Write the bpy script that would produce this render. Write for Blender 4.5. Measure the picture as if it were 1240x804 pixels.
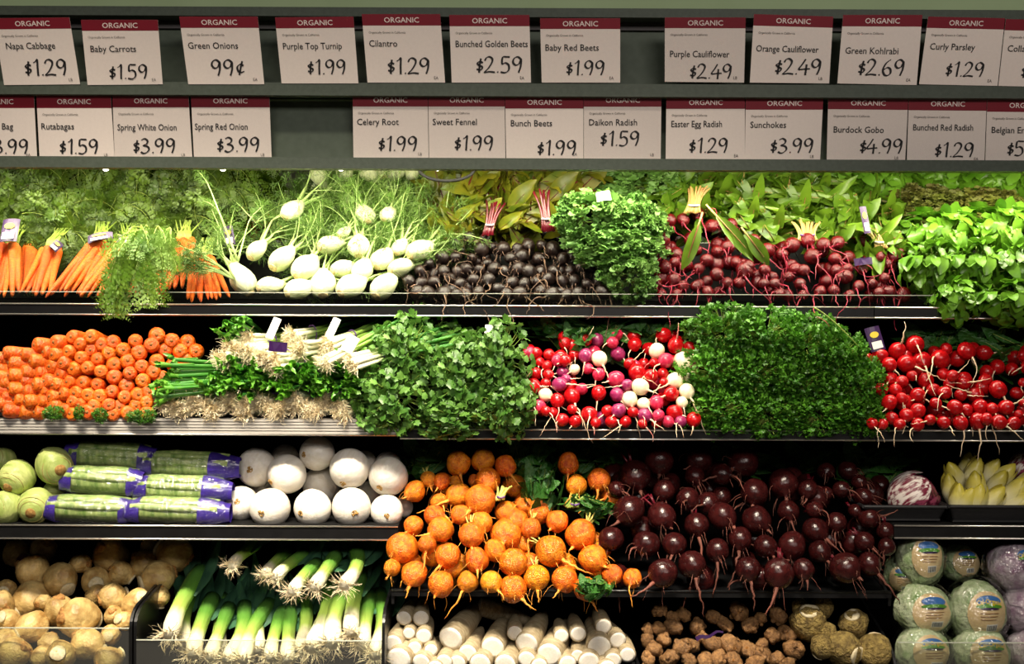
import bpy, math, random
from mathutils import Vector, Matrix, Quaternion, noise

for _o in list(bpy.data.objects):
    bpy.data.objects.remove(_o)
SC = bpy.context.scene
COL = SC.collection

# ------------------------------------------------------------------ camera, world, lights, exposure
S = 0.00175            # metres per photo pixel on the shelf front plane (y = 0)
D = 2.6                # camera distance from that plane
ZC = 1.25              # camera height
ROLL = math.radians(-0.25)
cam = bpy.data.cameras.new('camera')
cam.sensor_width = 36.0
cam.lens = 36.0 * (D / S) / 1240.0
cam.clip_end = 50
camo = bpy.data.objects.new('camera', cam)
COL.objects.link(camo)
camo.location = (0, -D, ZC)
camo.rotation_euler = (Matrix.Rotation(ROLL, 3, 'Y').to_4x4() @ Matrix.Rotation(math.pi / 2, 4, 'X')).to_euler()
SC.camera = camo
SC.view_settings.view_transform = 'Standard'
SC.view_settings.look = 'None'
SC.view_settings.gamma = 1.0
SC.view_settings.use_curve_mapping = False
SC.view_settings.exposure = 0.0
SC.cycles.max_bounces = 6
SC.cycles.transparent_max_bounces = 16
SC.cycles.caustics_reflective = False
SC.cycles.caustics_refractive = False
SC.cycles.sample_clamp_indirect = 4.0

world = bpy.data.worlds.new('store')
SC.world = world
world.use_nodes = True
world.node_tree.nodes['Background'].inputs[0].default_value = (1.0, 0.86, 0.72, 1)
world.node_tree.nodes['Background'].inputs[1].default_value = 0.035


def area(name, loc, target, sx, sy, energy, color, spread=math.pi):
    l = bpy.data.lights.new(name, 'AREA')
    l.shape = 'RECTANGLE'
    l.size, l.size_y = sx, sy
    l.energy = energy
    l.color = color
    l.spread = spread
    o = bpy.data.objects.new(name, l)
    COL.objects.link(o)
    o.location = loc
    o.rotation_euler = (Vector(target) - Vector(loc)).to_track_quat('-Z', 'Y').to_euler()
    return o


# the fluorescent strip behind the canopy's lower rail, and the store's ceiling fixtures over the aisle
area('canopy_strip_light', (0.0, 0.045, 1.6095), (0.0, 0.17, 1.2), 2.7, 0.03, 23.0, (1.0, 0.92, 0.68), math.pi)
area('store_ceiling_light', (-1.0, -3.6, 2.65), (-0.2, 0.0, 1.4), 1.6, 0.5, 18.0, (1.0, 0.91, 0.83))
area('store_ceiling_light', (1.1, -3.6, 2.65), (0.2, 0.0, 1.4), 1.6, 0.5, 46.0, (1.0, 0.91, 0.83))


area('store_spot_row', (-0.40, -1.3, 2.9), (-0.28, 0.0, 0.68), 1.7, 0.25, 17.0, (1.0, 0.88, 0.70), math.radians(38))

# ------------------------------------------------------------------ helpers
def P(px, py, Y=0.0):
    k = S * (1 + Y / D)
    a, b = px - 620.0, py - 402.0
    c, s = math.cos(ROLL), math.sin(ROLL)
    return Vector(((a * c - b * s) * k, Y, ZC - (a * s + b * c) * k))


def rad(r, Y=0.0):
    return r * S * (1 + Y / D)


def lin(c):
    out = []
    for v in c[:3]:
        v /= 255.0
        out.append(v / 12.92 if v <= 0.04045 else ((v + 0.055) / 1.055) ** 2.4)
    return (out[0], out[1], out[2], 1.0)


MATS = {}


def mat(name, c1, c2=None, scale=30.0, rough=0.5, var=0.0, bump=0.0, bscale=80.0, trans=0.0, spec=0.5, metal=0.0,
        emit=None, stretch=None, coat=0.0, grad=None, contrast=0.35, sss=0.0, hue=0.0, detail=3.0):
    """Procedural surface: two colours mixed by noise or along local z, per-object variation, bump and leaf translucency."""
    if name in MATS:
        return MATS[name]
    m = bpy.data.materials.new(name)
    m.use_nodes = True
    nt = m.node_tree
    N, L = nt.nodes, nt.links
    b = N['Principled BSDF']
    out = N['Material Output']
    b.inputs['Roughness'].default_value = rough
    b.inputs['Specular IOR Level'].default_value = spec
    b.inputs['Metallic'].default_value = metal
    b.inputs['Coat Weight'].default_value = coat
    b.inputs['Coat Roughness'].default_value = 0.12
    if sss:
        b.inputs['Subsurface Weight'].default_value = sss
        b.inputs['Subsurface Radius'].default_value = (0.01, 0.006, 0.004)
        b.inputs['Subsurface Scale'].default_value = 0.5
    tc = N.new('ShaderNodeTexCoord')
    vec = tc.outputs['Object']
    if stretch:
        mp = N.new('ShaderNodeMapping')
        mp.inputs['Scale'].default_value = stretch
        L.new(vec, mp.inputs['Vector'])
        svec = mp.outputs['Vector']
    else:
        svec = vec
    col = None
    if grad:
        sx = N.new('ShaderNodeSeparateXYZ')
        L.new(vec, sx.inputs[0])
        mr = N.new('ShaderNodeMapRange')
        mr.inputs['From Min'].default_value = grad[0][0]
        mr.inputs['From Max'].default_value = grad[-1][0]
        nz = N.new('ShaderNodeTexNoise')
        nz.inputs['Scale'].default_value = scale
        L.new(svec, nz.inputs['Vector'])
        ad = N.new('ShaderNodeMath')
        ad.operation = 'MULTIPLY_ADD'
        ad.inputs[1].default_value = contrast * (grad[-1][0] - grad[0][0])
        L.new(nz.outputs['Fac'], ad.inputs[0])
        sb = N.new('ShaderNodeMath')
        sb.operation = 'SUBTRACT'
        sb.inputs[1].default_value = 0.5 * contrast * (grad[-1][0] - grad[0][0])
        L.new(sx.outputs['Z'], sb.inputs[0])
        L.new(sb.outputs[0], ad.inputs[2])
        L.new(ad.outputs[0], mr.inputs['Value'])
        cr = N.new('ShaderNodeValToRGB')
        L.new(mr.outputs[0], cr.inputs[0])
        e = cr.color_ramp.elements
        span = grad[-1][0] - grad[0][0]
        e[0].position, e[0].color = 0.0, lin(grad[0][1])
        e[1].position, e[1].color = 1.0, lin(grad[-1][1])
        for z, c in grad[1:-1]:
            x = e.new((z - grad[0][0]) / span)
            x.color = lin(c)
        col = cr.outputs[0]
    elif c2 is not None:
        nz = N.new('ShaderNodeTexNoise')
        nz.inputs['Scale'].default_value = scale
        nz.inputs['Detail'].default_value = detail
        L.new(svec, nz.inputs['Vector'])
        cr = N.new('ShaderNodeValToRGB')
        e = cr.color_ramp.elements
        e[0].position, e[0].color = 0.5 - contrast / 2, lin(c1)
        e[1].position, e[1].color = 0.5 + contrast / 2, lin(c2)
        L.new(nz.outputs['Fac'], cr.inputs[0])
        col = cr.outputs[0]
    if var or hue:
        oi = N.new('ShaderNodeObjectInfo')
        hs = N.new('ShaderNodeHueSaturation')
        mr = N.new('ShaderNodeMapRange')
        mr.inputs['To Min'].default_value = 1.0 - var
        mr.inputs['To Max'].default_value = 1.0 + var
        L.new(oi.outputs['Random'], mr.inputs['Value'])
        L.new(mr.outputs[0], hs.inputs['Value'])
        if hue:
            m2 = N.new('ShaderNodeMath')
            m2.operation = 'MULTIPLY'
            m2.inputs[1].default_value = 7.31
            L.new(oi.outputs['Random'], m2.inputs[0])
            m3 = N.new('ShaderNodeMath')
            m3.operation = 'FRACT'
            L.new(m2.outputs[0], m3.inputs[0])
            mh = N.new('ShaderNodeMapRange')
            mh.inputs['To Min'].default_value = 0.5 - hue
            mh.inputs['To Max'].default_value = 0.5 + hue
            L.new(m3.outputs[0], mh.inputs['Value'])
            L.new(mh.outputs[0], hs.inputs['Hue'])
        if col is None:
            hs.inputs['Color'].default_value = lin(c1)
        else:
            L.new(col, hs.inputs['Color'])
        col = hs.outputs[0]
    if col is None:
        b.inputs['Base Color'].default_value = lin(c1)
    else:
        L.new(col, b.inputs['Base Color'])
    if bump:
        nz = N.new('ShaderNodeTexNoise')
        nz.inputs['Scale'].default_value = bscale
        nz.inputs['Detail'].default_value = 4
        L.new(svec, nz.inputs['Vector'])
        bp = N.new('ShaderNodeBump')
        bp.inputs['Strength'].default_value = bump
        bp.inputs['Distance'].default_value = 0.01
        L.new(nz.outputs['Fac'], bp.inputs['Height'])
        L.new(bp.outputs[0], b.inputs['Normal'])
    if emit:
        b.inputs['Emission Color'].default_value = lin(emit[0])
        b.inputs['Emission Strength'].default_value = emit[1]
    if trans:
        t = N.new('ShaderNodeBsdfTranslucent')
        if col is None:
            t.inputs[0].default_value = lin(c1)
        else:
            L.new(col, t.inputs[0])
        mx = N.new('ShaderNodeMixShader')
        mx.inputs[0].default_value = trans
        L.new(b.outputs[0], mx.inputs[1])
        L.new(t.outputs[0], mx.inputs[2])
        L.new(mx.outputs[0], out.inputs['Surface'])
    MATS[name] = m
    return m


def film(name, tint=(255, 255, 255), refl=0.12, rough=0.08, bump=0.0, bscale=60.0, milky=0.0):
    """Thin clear plastic: see-through with a Fresnel gloss, optionally crumpled and a little milky."""
    m = bpy.data.materials.new(name)
    m.use_nodes = True
    N, L = m.node_tree.nodes, m.node_tree.links
    N.remove(N['Principled BSDF'])
    out = N['Material Output']
    t = N.new('ShaderNodeBsdfTransparent')
    t.inputs[0].default_value = lin(tint)
    g = N.new('ShaderNodeBsdfGlossy')
    g.inputs['Roughness'].default_value = rough
    la = N.new('ShaderNodeLayerWeight')
    la.inputs['Blend'].default_value = 0.5
    lw = N.new('ShaderNodeMath')
    lw.operation = 'POWER'
    lw.inputs[1].default_value = 4.0
    L.new(la.outputs['Facing'], lw.inputs[0])
    ad = N.new('ShaderNodeMath')
    ad.operation = 'ADD'
    ad.use_clamp = True
    ad.inputs[1].default_value = refl + 0.035
    L.new(lw.outputs[0], ad.inputs[0])
    mx = N.new('ShaderNodeMixShader')
    L.new(ad.outputs[0], mx.inputs[0])
    L.new(t.outputs[0], mx.inputs[1])
    L.new(g.outputs[0], mx.inputs[2])
    last = mx
    if bump:
        tc = N.new('ShaderNodeTexCoord')
        nz = N.new('ShaderNodeTexNoise')
        nz.inputs['Scale'].default_value = bscale
        L.new(tc.outputs['Object'], nz.inputs['Vector'])
        bp = N.new('ShaderNodeBump')
        bp.inputs['Strength'].default_value = bump
        bp.inputs['Distance'].default_value = 0.01
        L.new(nz.outputs['Fac'], bp.inputs['Height'])
        L.new(bp.outputs[0], g.inputs['Normal'])
    if milky:
        d = N.new('ShaderNodeBsdfDiffuse')
        d.inputs[0].default_value = (0.8, 0.8, 0.8, 1)
        m2 = N.new('ShaderNodeMixShader')
        m2.inputs[0].default_value = milky
        L.new(mx.outputs[0], m2.inputs[1])
        L.new(d.outputs[0], m2.inputs[2])
        last = m2
    L.new(last.outputs[0], out.inputs['Surface'])
    MATS[name] = m
    return m


class MB:
    def __init__(self):
        self.v, self.f, self.mi = [], [], []

    def quad(self, a, b, c, d, mi=0):
        k = len(self.v)
        self.v += [a, b, c, d]
        self.f.append((k, k + 1, k + 2, k + 3))
        self.mi.append(mi)

    def box(self, lo, hi, mi=0):
        x0, y0, z0 = lo
        x1, y1, z1 = hi
        k = len(self.v)
        self.v += [Vector(p) for p in ((x0, y0, z0), (x1, y0, z0), (x1, y1, z0), (x0, y1, z0), (x0, y0, z1), (x1, y0, z1), (x1, y1, z1), (x0, y1, z1))]
        for q in ((0, 3, 2, 1), (4, 5, 6, 7), (0, 1, 5, 4), (1, 2, 6, 5), (2, 3, 7, 6), (3, 0, 4, 7)):
            self.f.append(tuple(k + i for i in q))
            self.mi.append(mi)

    def prism(self, pts, off, mi=0):
        """A flat outline (list of points) swept by the vector off."""
        k, n = len(self.v), len(pts)
        off = Vector(off)
        self.v += [Vector(p) for p in pts] + [Vector(p) + off for p in pts]
        self.f.append(tuple(range(k + n - 1, k - 1, -1)))
        self.f.append(tuple(range(k + n, k + 2 * n)))
        self.mi += [mi, mi]
        for i in range(n):
            j = (i + 1) % n
            self.f.append((k + i, k + j, k + n + j, k + n + i))
            self.mi.append(mi)

    def tube(self, pts, rr, n=6, cap=True, mi=0):
        pts = [Vector(p) for p in pts]
        if not isinstance(rr, (list, tuple)):
            rr = [rr] * len(pts)
        k = len(self.v)
        prev = None
        for i, p in enumerate(pts):
            t = pts[min(i + 1, len(pts) - 1)] - pts[max(i - 1, 0)]
            if t.length < 1e-9:
                t = Vector((0, 0, 1))
            t.normalize()
            if prev is None:
                prev = t.orthogonal().normalized()
            a = prev - t * prev.dot(t)
            a = a.normalized() if a.length > 1e-6 else t.orthogonal().normalized()
            prev = a
            b = t.cross(a)
            for j in range(n):
                w = 2 * math.pi * j / n
                self.v.append(p + (a * math.cos(w) + b * math.sin(w)) * rr[i])
        for i in range(len(pts) - 1):
            for j in range(n):
                q = (j + 1) % n
                self.f.append((k + i * n + j, k + i * n + q, k + (i + 1) * n + q, k + (i + 1) * n + j))
                self.mi.append(mi)
        if cap:
            self.f.append(tuple(k + j for j in reversed(range(n))))
            self.f.append(tuple(k + (len(pts) - 1) * n + j for j in range(n)))
            self.mi += [mi, mi]

    def lathe(self, prof, n=18, amp=0.0, freq=2.0, seed=0.0, squash=(1, 1), ribs=0, ribamp=0.0, mi=0, fine=0.0):
        """prof: [(radius, z)]; noise makes it organic."""
        k = len(self.v)
        for r, z in prof:
            for j in range(n):
                w = 2 * math.pi * j / n
                x, y = math.cos(w) * squash[0], math.sin(w) * squash[1]
                p = Vector((x * r, y * r, z))
                g = 1.0
                if amp:
                    g += amp * noise.noise(Vector((p.x * freq + seed * 7.1, p.y * freq + seed * 3.3, p.z * freq - seed)))
                if fine:
                    g += fine * noise.noise(Vector((p.x * freq * 3.1 - seed, p.y * freq * 3.1 + 5, p.z * freq * 3.1 + seed)))
                if ribs:
                    g += ribamp * math.cos(ribs * w)
                self.v.append(Vector((p.x * g, p.y * g, z * (1 + (g - 1) * 0.4))))
        m = len(prof)
        for i in range(m - 1):
            for j in range(n):
                q = (j + 1) % n
                self.f.append((k + i * n + j, k + i * n + q, k + (i + 1) * n + q, k + (i + 1) * n + j))
                self.mi.append(mi)
        self.f.append(tuple(k + j for j in reversed(range(n))))
        self.f.append(tuple(k + (m - 1) * n + j for j in range(n)))
        self.mi += [mi, mi]

    def leaf(self, p, d, nrm, L, W, prof, bend=0.5, fold=0.25, ns=4, ruffle=0.0, rng=None, mi=0, petiole=0.0):
        d = d.normalized()
        side = d.cross(nrm)
        side = side.normalized() if side.length > 1e-6 else d.orthogonal().normalized()
        nrm = side.cross(d)
        k = len(self.v)
        pos = p.copy()
        for i in range(ns + 1):
            t = i / ns
            a = bend * t
            dd = d * math.cos(a) - nrm * math.sin(a)
            nn = nrm * math.cos(a) + d * math.sin(a)
            if i:
                pos = pos + dd * (L / ns)
            w = W * prof(t)
            r1 = ruffle * W * rng.uniform(-1, 1) if ruffle else 0
            r2 = ruffle * W * rng.uniform(-1, 1) if ruffle else 0
            self.v += [pos - side * w + nn * (fold * w + r1), pos.copy(), pos + side * w + nn * (fold * w + r2)]
        for i in range(ns):
            o = k + i * 3
            self.f += [(o, o + 1, o + 4, o + 3), (o + 1, o + 2, o + 5, o + 4)]
            self.mi += [mi, mi]

    def fan(self, p, d, nrm, L, m, lob, crinkle, rng, mi=0):
        """A lobed leaflet: a crinkled fan."""
        d = d.normalized()
        side = d.cross(nrm)
        side = side.normalized() if side.length > 1e-6 else d.orthogonal().normalized()
        nrm = side.cross(d)
        k = len(self.v)
        self.v += [p.copy(), p + d * (L * 0.5) + nrm * (L * 0.10)]
        for i in range(m + 1):
            a = math.radians(-125 + 250 * i / m)
            r = L * 0.58 * (1.0 + lob * (1 if i % 2 else -1))
            z = crinkle * L * rng.uniform(-1, 1)
            self.v.append(p + d * (L * 0.5 + math.cos(a) * r) + side * (math.sin(a) * r) + nrm * z)
        for i in range(m):
            self.f.append((k + 1, k + 2 + i, k + 3 + i))
            self.mi.append(mi)
        self.f += [(k, k + 2, k + 1), (k, k + 1, k + 2 + m)]
        self.mi += [mi, mi]

    def ribbon(self, pts, w, nrm, mi=0):
        k = len(self.v)
        n = len(pts)
        for i, p in enumerate(pts):
            t = pts[min(i + 1, n - 1)] - pts[max(i - 1, 0)]
            s = t.cross(nrm)
            s = s.normalized() if s.length > 1e-8 else Vector((1, 0, 0))
            ww = w * (1.0 - 0.6 * i / (n - 1))
            self.v += [p - s * ww, p + s * ww]
        for i in range(n - 1):
            o = k + 2 * i
            self.f.append((o, o + 1, o + 3, o + 2))
            self.mi.append(mi)

    def mesh(self, name, mats, smooth=True, off=None):
        me = bpy.data.meshes.new(name)
        vs = self.v if off is None else [p - off for p in self.v]
        me.from_pydata([tuple(p) for p in vs], [], self.f)
        if not isinstance(mats, (list, tuple)):
            mats = [mats]
        for m in mats:
            me.materials.append(m)
        if len(mats) > 1:
            me.polygons.foreach_set('material_index', self.mi)
        if smooth:
            me.polygons.foreach_set('use_smooth', [True] * len(self.f))
        me.update()
        return me


def tag(o, label, cat, group=None, kind=None):
    if label:
        o['label'] = label
    if cat:
        o['category'] = cat
    if group:
        o['group'] = group
    if kind:
        o['kind'] = kind
    return o


def thing(name, label, cat, loc, group=None):
    o = bpy.data.objects.new(name, None)
    COL.objects.link(o)
    o.location = loc
    o.empty_display_size = 0.02
    return tag(o, label, cat, group)


def part(name, mb, mats, parent, smooth=True, label=None):
    """A part whose mesh was written in world coordinates (parents carry a location only)."""
    off = Vector(parent.location) if parent is not None else None
    if parent is not None and parent.parent is not None:
        off = off + Vector(parent.parent.location)
    o = bpy.data.objects.new(name, mb.mesh(name, mats, smooth, off))
    COL.objects.link(o)
    o.parent = parent
    if label:
        o['label'] = label
    return o


def shared(name, me, parent, pos, rot, scale=1.0, label=None):
    """A copy that shares mesh data, posed in world space under a parent that carries a location only."""
    o = bpy.data.objects.new(name, me)
    COL.objects.link(o)
    o.parent = parent
    off = Vector(parent.location) if parent is not None else Vector()
    o.location = Vector(pos) - off
    o.rotation_mode = 'QUATERNION'
    o.rotation_quaternion = rot
    o.scale = (scale, scale, scale) if isinstance(scale, (int, float)) else scale
    if label:
        o['label'] = label
    return o


def solo(name, mb, mats, label, cat, group=None, smooth=True, kind=None):
    lo = Vector((min(p.x for p in mb.v), min(p.y for p in mb.v), min(p.z for p in mb.v)))
    hi = Vector((max(p.x for p in mb.v), max(p.y for p in mb.v), max(p.z for p in mb.v)))
    c = Vector(((lo.x + hi.x) / 2, (lo.y + hi.y) / 2, lo.z))
    o = bpy.data.objects.new(name, mb.mesh(name, mats, smooth, c))
    COL.objects.link(o)
    o.location = c
    return tag(o, label, cat, group, kind)


def struct(name, mb, mats, smooth=False):
    return solo(name, mb, mats, None, None, smooth=smooth, kind='structure')


def aim(d, roll=0.0):
    q = Vector(d).normalized().to_track_quat('Z', 'Y')
    return q @ Quaternion((0, 0, 1), roll)


ORD = ['first', 'second', 'third', 'fourth', 'fifth', 'sixth', 'seventh', 'eighth', 'ninth', 'tenth', 'eleventh', 'twelfth',
       'thirteenth', 'fourteenth', 'fifteenth', 'sixteenth', 'seventeenth', 'eighteenth', 'nineteenth', 'twentieth',
       'twenty-first', 'twenty-second', 'twenty-third', 'twenty-fourth', 'twenty-fifth', 'twenty-sixth']


def rows_of(pts, pitch):
    """[(row, place)] : which row from the top and which place from the left each photo point takes."""
    y0 = min(p[1] for p in pts)
    rows = [int((p[1] - y0 + pitch * 0.35) / pitch) for p in pts]
    used = sorted(set(rows))
    out = [None] * len(pts)
    for r in used:
        ids = sorted((i for i in range(len(pts)) if rows[i] == r), key=lambda i: pts[i][0])
        for k, i in enumerate(ids):
            out[i] = (used.index(r), k)
    return out


def relax(items, frac=0.96, it=80, ymin=-1, ymax=1):
    """Slide spheres along the depth axis until they no longer sink into each other. items: [Vector, radius]."""
    n = len(items)
    for _ in range(it):
        moved = 0.0
        for i in range(n):
            a, ra = items[i]
            for j in range(i + 1, n):
                b, rb = items[j]
                R = (ra + rb) * frac
                dx, dz = a.x - b.x, a.z - b.z
                if abs(dx) > R or abs(dz) > R:
                    continue
                l2 = dx * dx + dz * dz
                if l2 >= R * R:
                    continue
                need = math.sqrt(R * R - l2)
                dy = a.y - b.y
                if abs(dy) >= need:
                    continue
                s = 1 if dy > 0 or (dy == 0 and a.z > b.z) else -1
                h = (need - abs(dy)) / 2 * 0.6
                a.y = min(ymax, max(ymin, a.y + s * h))
                b.y = min(ymax, max(ymin, b.y - s * h))
                moved += h
        if moved < 1e-4:
            break


def curve_to(p0, d0, p2, n=8, wig=0.0, rng=None):
    L = (p2 - p0).length
    p1 = p0 + d0 * (L * 0.5)
    out = []
    for i in range(n + 1):
        t = i / n
        p = p0 * (1 - t) ** 2 + p1 * (2 * t * (1 - t)) + p2 * t * t
        if wig and 0 < i:
            p = p + Vector((rng.uniform(-1, 1), rng.uniform(-1, 1), rng.uniform(-1, 1))) * (wig * L)
        out.append(p)
    return out


def wander(p, d, L, rng, n=8, droop=0.35, wig=0.35, fwd=0.0):
    d = d.normalized()
    out = [p.copy()]
    for _ in range(n):
        d = (d + Vector((rng.uniform(-1, 1) * wig, rng.uniform(-1, 1) * wig * 0.6 - fwd, rng.uniform(-1, 1) * wig - droop))).normalized()
        p = p + d * (L / n)
        out.append(p.copy())
    return out


def taper(r0, n, end=0.25, pw=1.0):
    return [r0 * (1 - (1 - end) * (i / n) ** pw) for i in range(n + 1)]


# ------------------------------------------------------------------ materials of the case
RAIL = mat('rail_paint', (62, 71, 61), (70, 79, 69), scale=120, rough=0.55, spec=0.3)
PANEL = mat('panel_paint', (70, 80, 68), (78, 88, 76), scale=60, rough=0.6, spec=0.3)
WALLP = mat('wall_paint', (152, 172, 132), (158, 178, 138), scale=8, rough=0.8)
DARKSTRIP = mat('strip_dark', (66, 62, 64), rough=0.7)
BLACK = mat('black_plastic', (14, 14, 15), (20, 20, 21), scale=40, rough=0.32, spec=0.5)
BLACKM = mat('black_matte', (9, 9, 9), rough=0.8, spec=0.2)
CHROME = mat('bright_extrusion', (226, 222, 214), rough=0.28, metal=0.9)
GREYX = mat('ridged_extrusion', (205, 200, 192), rough=0.42, metal=0.35)
MIRROR = mat('mirror_glass', (200, 205, 198), rough=0.02, metal=1.0)
SEAM = mat('seam_metal', (150, 140, 112), rough=0.4, metal=0.6)
ACRYL = film('clear_acrylic', (244, 246, 240), refl=0.02, rough=0.05, milky=.025)
ACRYLT = film('clear_lip_acrylic', (246, 248, 242), refl=0.0, rough=0.05)
ACRE = mat('acrylic_edge', (196, 200, 184), rough=.2)
FLOORM = mat('floor_tile', (120, 112, 100), (130, 122, 110), scale=5, rough=0.5)

# ------------------------------------------------------------------ setting
mb = MB()
mb.box((-4, -5, -0.05), (4, 1.2, 0.0))
struct('floor', mb, FLOORM)
mb = MB()
mb.box((-4, 0.02, P(620, 9.5, -0.02).z), (4, 1.2, 3.6))
struct('wall_front', mb, WALLP)
mb = MB()
mb.box((-4, 1.2, -0.05), (4, 1.3, 3.6))
struct('wall_back', mb, WALLP)

XL, XR = -1.45, 1.45
zb = lambda y, Y=0.0: P(620, y, Y).z


def span(mb, ytop, ybot, Y0, Y1, mi=0, xl=XL, xr=XR):
    mb.box((xl, Y0, zb(ybot, Y0)), (xr, Y1, zb(ytop, Y0)), mi)


case = thing('display_case', 'long refrigerated produce case with grey green sign canopy and black interior', 'display case', (0, 0.3, 0))
mb = MB()
span(mb, 10, 197, 0.022, 0.05)
part('sign_panel', mb, PANEL, case, False)
mb = MB()
span(mb, 9.5, 20.5, -0.035, 0.03)
part('sign_rail', mb, RAIL, case, False)
mb = MB()
span(mb, 101, 116.5, -0.045, 0.0)
mb.box((XL, -0.02, zb(116.5, -0.045)), (XR, 0.03, zb(110, -0.045)))
part('sign_rail', mb, RAIL, case, False)
mb = MB()
span(mb, 191.5, 205, -0.035, -0.005)
part('sign_rail', mb, RAIL, case, False)
mb = MB()
span(mb, 20.5, 36, 0.012, 0.03)
part('dark_strip', mb, DARKSTRIP, case, False)  # thin strip below the top rail, darker than the panel
mb = MB()
mb.box((XL, 0.03, zb(205, -0.035) + 0.055), (XR, 0.6, zb(205, -0.035) + 0.075))
part('canopy_underside', mb, mat('white_enamel', (226, 224, 210), rough=0.5), case, False)
mb = MB()
mb.box((XL, 0.50, 0.98), (XR, 0.52, 1.35))
mb.box((XL, 0.44, 0.02), (XR, 0.46, 1.0))
part('back_panel', mb, BLACKM, case, False)
# mirror behind the top shelf, in three panes with metal seams
for x0, x1 in ((XL, P(517, 230, .5).x), (P(517, 230, .5).x, P(1033, 230, .5).x), (P(1033, 230, .5).x, XR)):
    mb = MB()
    mb.prism([(x0 + .001, .496, 1.33), (x0 + .001, .502, 1.33), (x0 + .001, .412, 1.70), (x0 + .001, .406, 1.70)], (x1 - x0 - .002, 0, 0))
    part('mirror_pane', mb, MIRROR, case, False)
for px in (517, 1033):
    c = P(px, 230, .45)
    for dx in (-0.010, 0.004):
        mb = MB()
        mb.prism([(c.x + dx, .474, 1.34), (c.x + dx, .494, 1.34), (c.x + dx, .404, 1.70), (c.x + dx, .384, 1.70)], (.008, 0, 0))
        part('mirror_seam', mb, SEAM, case, False)
for x in (XL - .02, XR):
    mb = MB()
    mb.box((x, -0.10, 0.0), (x + .02, 0.6, 1.72))
    part('end_panel', mb, BLACKM, case, False)
mb = MB()
mb.box((XL, -0.14, 0.0), (XR, 0.45, 0.46))
part('base_cabinet', mb, BLACK, case, False)

for i, px in enumerate((128, 270, 413, 530, 645, 792, 940, 1085, 1212)):  # glowing discs added to stand in for glints on lit metal clips
    c = P(px, 204.6, 0.02)
    glint = thing('clip_glint', 'small bright clip lamp under the canopy rail, ' + ORD[i] + ' from the left', 'glint', c, 'clip glints under the canopy rail')
    mb = MB()
    mb.lathe([(0.003, 0.012), (0.008, 0.010), (0.009, 0.002), (0.006, 0.0)], 12)
    for p in mb.v:
        p += c
    part('clip_body', mb, CHROME, glint)
    mb = MB()
    mb.lathe([(0.003, 0.0005), (0.0062, -0.0005), (0.005, -0.003), (0.002, -0.0042)], 12)
    for p in mb.v:
        p += c
    part('bulb', mb, mat('glint_glow', (255, 250, 240), emit=((255, 250, 238), 14.0)), glint)

# ------------------------------------------------------------------ shelves
Y1S, Y2S, Y3S = 0.075, 0.015, 0.0


def shelf(label, x0, x1, ytop, ybot, Yf, depth, z_deck_px, style):
    z0, z1 = zb(ybot, Yf), zb(ytop, Yf)
    s = thing('shelf', label, 'shelf', ((x0 + x1) / 2, Yf, z0))
    mb = MB()
    zd = zb(z_deck_px, Yf)
    mb.box((x0, Yf + .004, z0 + .001), (x1, Yf + depth, zd))
    part('deck', mb, BLACKM, s, False)
    h = z1 - z0
    if style == 'band':
        mb = MB()
        mb.box((x0, Yf - .004, z0 + .003), (x1, Yf + .006, z1 - .003))
        part('front_band', mb, BLACK, s, False)
        for za in (z0, z1 - .0035):
            mb = MB()
            mb.tube([(x0, Yf - .0055, za + .0017), (x1, Yf - .0055, za + .0017)], 0.0019, 8)
            part('bright_edge', mb, CHROME, s)
    else:
        mb = MB()
        pr = []
        nr = 5
        pr.append((Yf + .004, z0))
        for i in range(nr):
            a = z0 + h * i / nr
            b = h / nr
            pr += [(Yf - .010, a + b * .06), (Yf - .010, a + b * .72), (Yf - .0055, a + b * .80), (Yf - .0055, a + b * .94)]
        pr.append((Yf - .008, z1))
        pr.append((Yf + .004, z1))
        mb.prism([(x0, y, z) for y, z in pr][::-1], (x1 - x0, 0, 0))
        part('price_channel', mb, GREYX, s, False)
        mb = MB()
        mb.tube([(x0, Yf - .011, z0 - .002), (x1, Yf - .011, z0 - .002)], 0.002, 8)
        part('bright_edge', mb, CHROME, s)
    return s


xj1 = P(1058, 376, Y1S).x
s1 = shelf('top shelf of the case with a clear lip and two bright edges', XL, xj1 - .001, 369.5, 384, Y1S, .42, 369, 'band')
s1b = shelf('short end length of the top shelf under the spinach', xj1 + .001, XR, 369.5, 384, Y1S, .42, 369, 'band')
for s, x0, x1 in ((s1, XL, xj1 - .001), (s1b, xj1 + .001, XR)):
    mb = MB()
    mb.box((x0, Y1S - .002, zb(369, Y1S)), (x1, Y1S + .001, zb(356, Y1S)))
    part('acrylic_lip', mb, ACRYLT, s, False)
    mb = MB()
    mb.box((x0, Y1S - .0022, zb(356, Y1S)), (x1, Y1S + .0012, zb(355.2, Y1S)))
    part('lip_edge', mb, ACRE, s, False)
xj2 = P(484, 525, Y2S).x
shelf('ridged pale metal fronted shelf under the loose carrots and green onions', XL, xj2 - .001, 508, 526, Y2S, .46, 507, 'ridge')
xj2b = P(1060, 525, Y2S).x
shelf('black shelf with bright edges under the cilantro, mixed radishes and parsley', xj2 + .001, xj2b - .001, 519, 532, Y2S, .46, 519, 'band')
shelf('black shelf with bright edges under the red radishes', xj2b + .001, XR, 518, 532, Y2S, .46, 518, 'band')
x3 = P(482, 640, Y3S).x
shelf('low black shelf under the celery packs and white onions', XL, x3, 637, 655, Y3S, .42, 637, 'band')
x3b = P(1082, 640, Y3S).x
shelf('short black shelf under the radicchio and endive trays', x3b, XR, 633, 650, Y3S, .42, 633, 'band')

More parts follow.
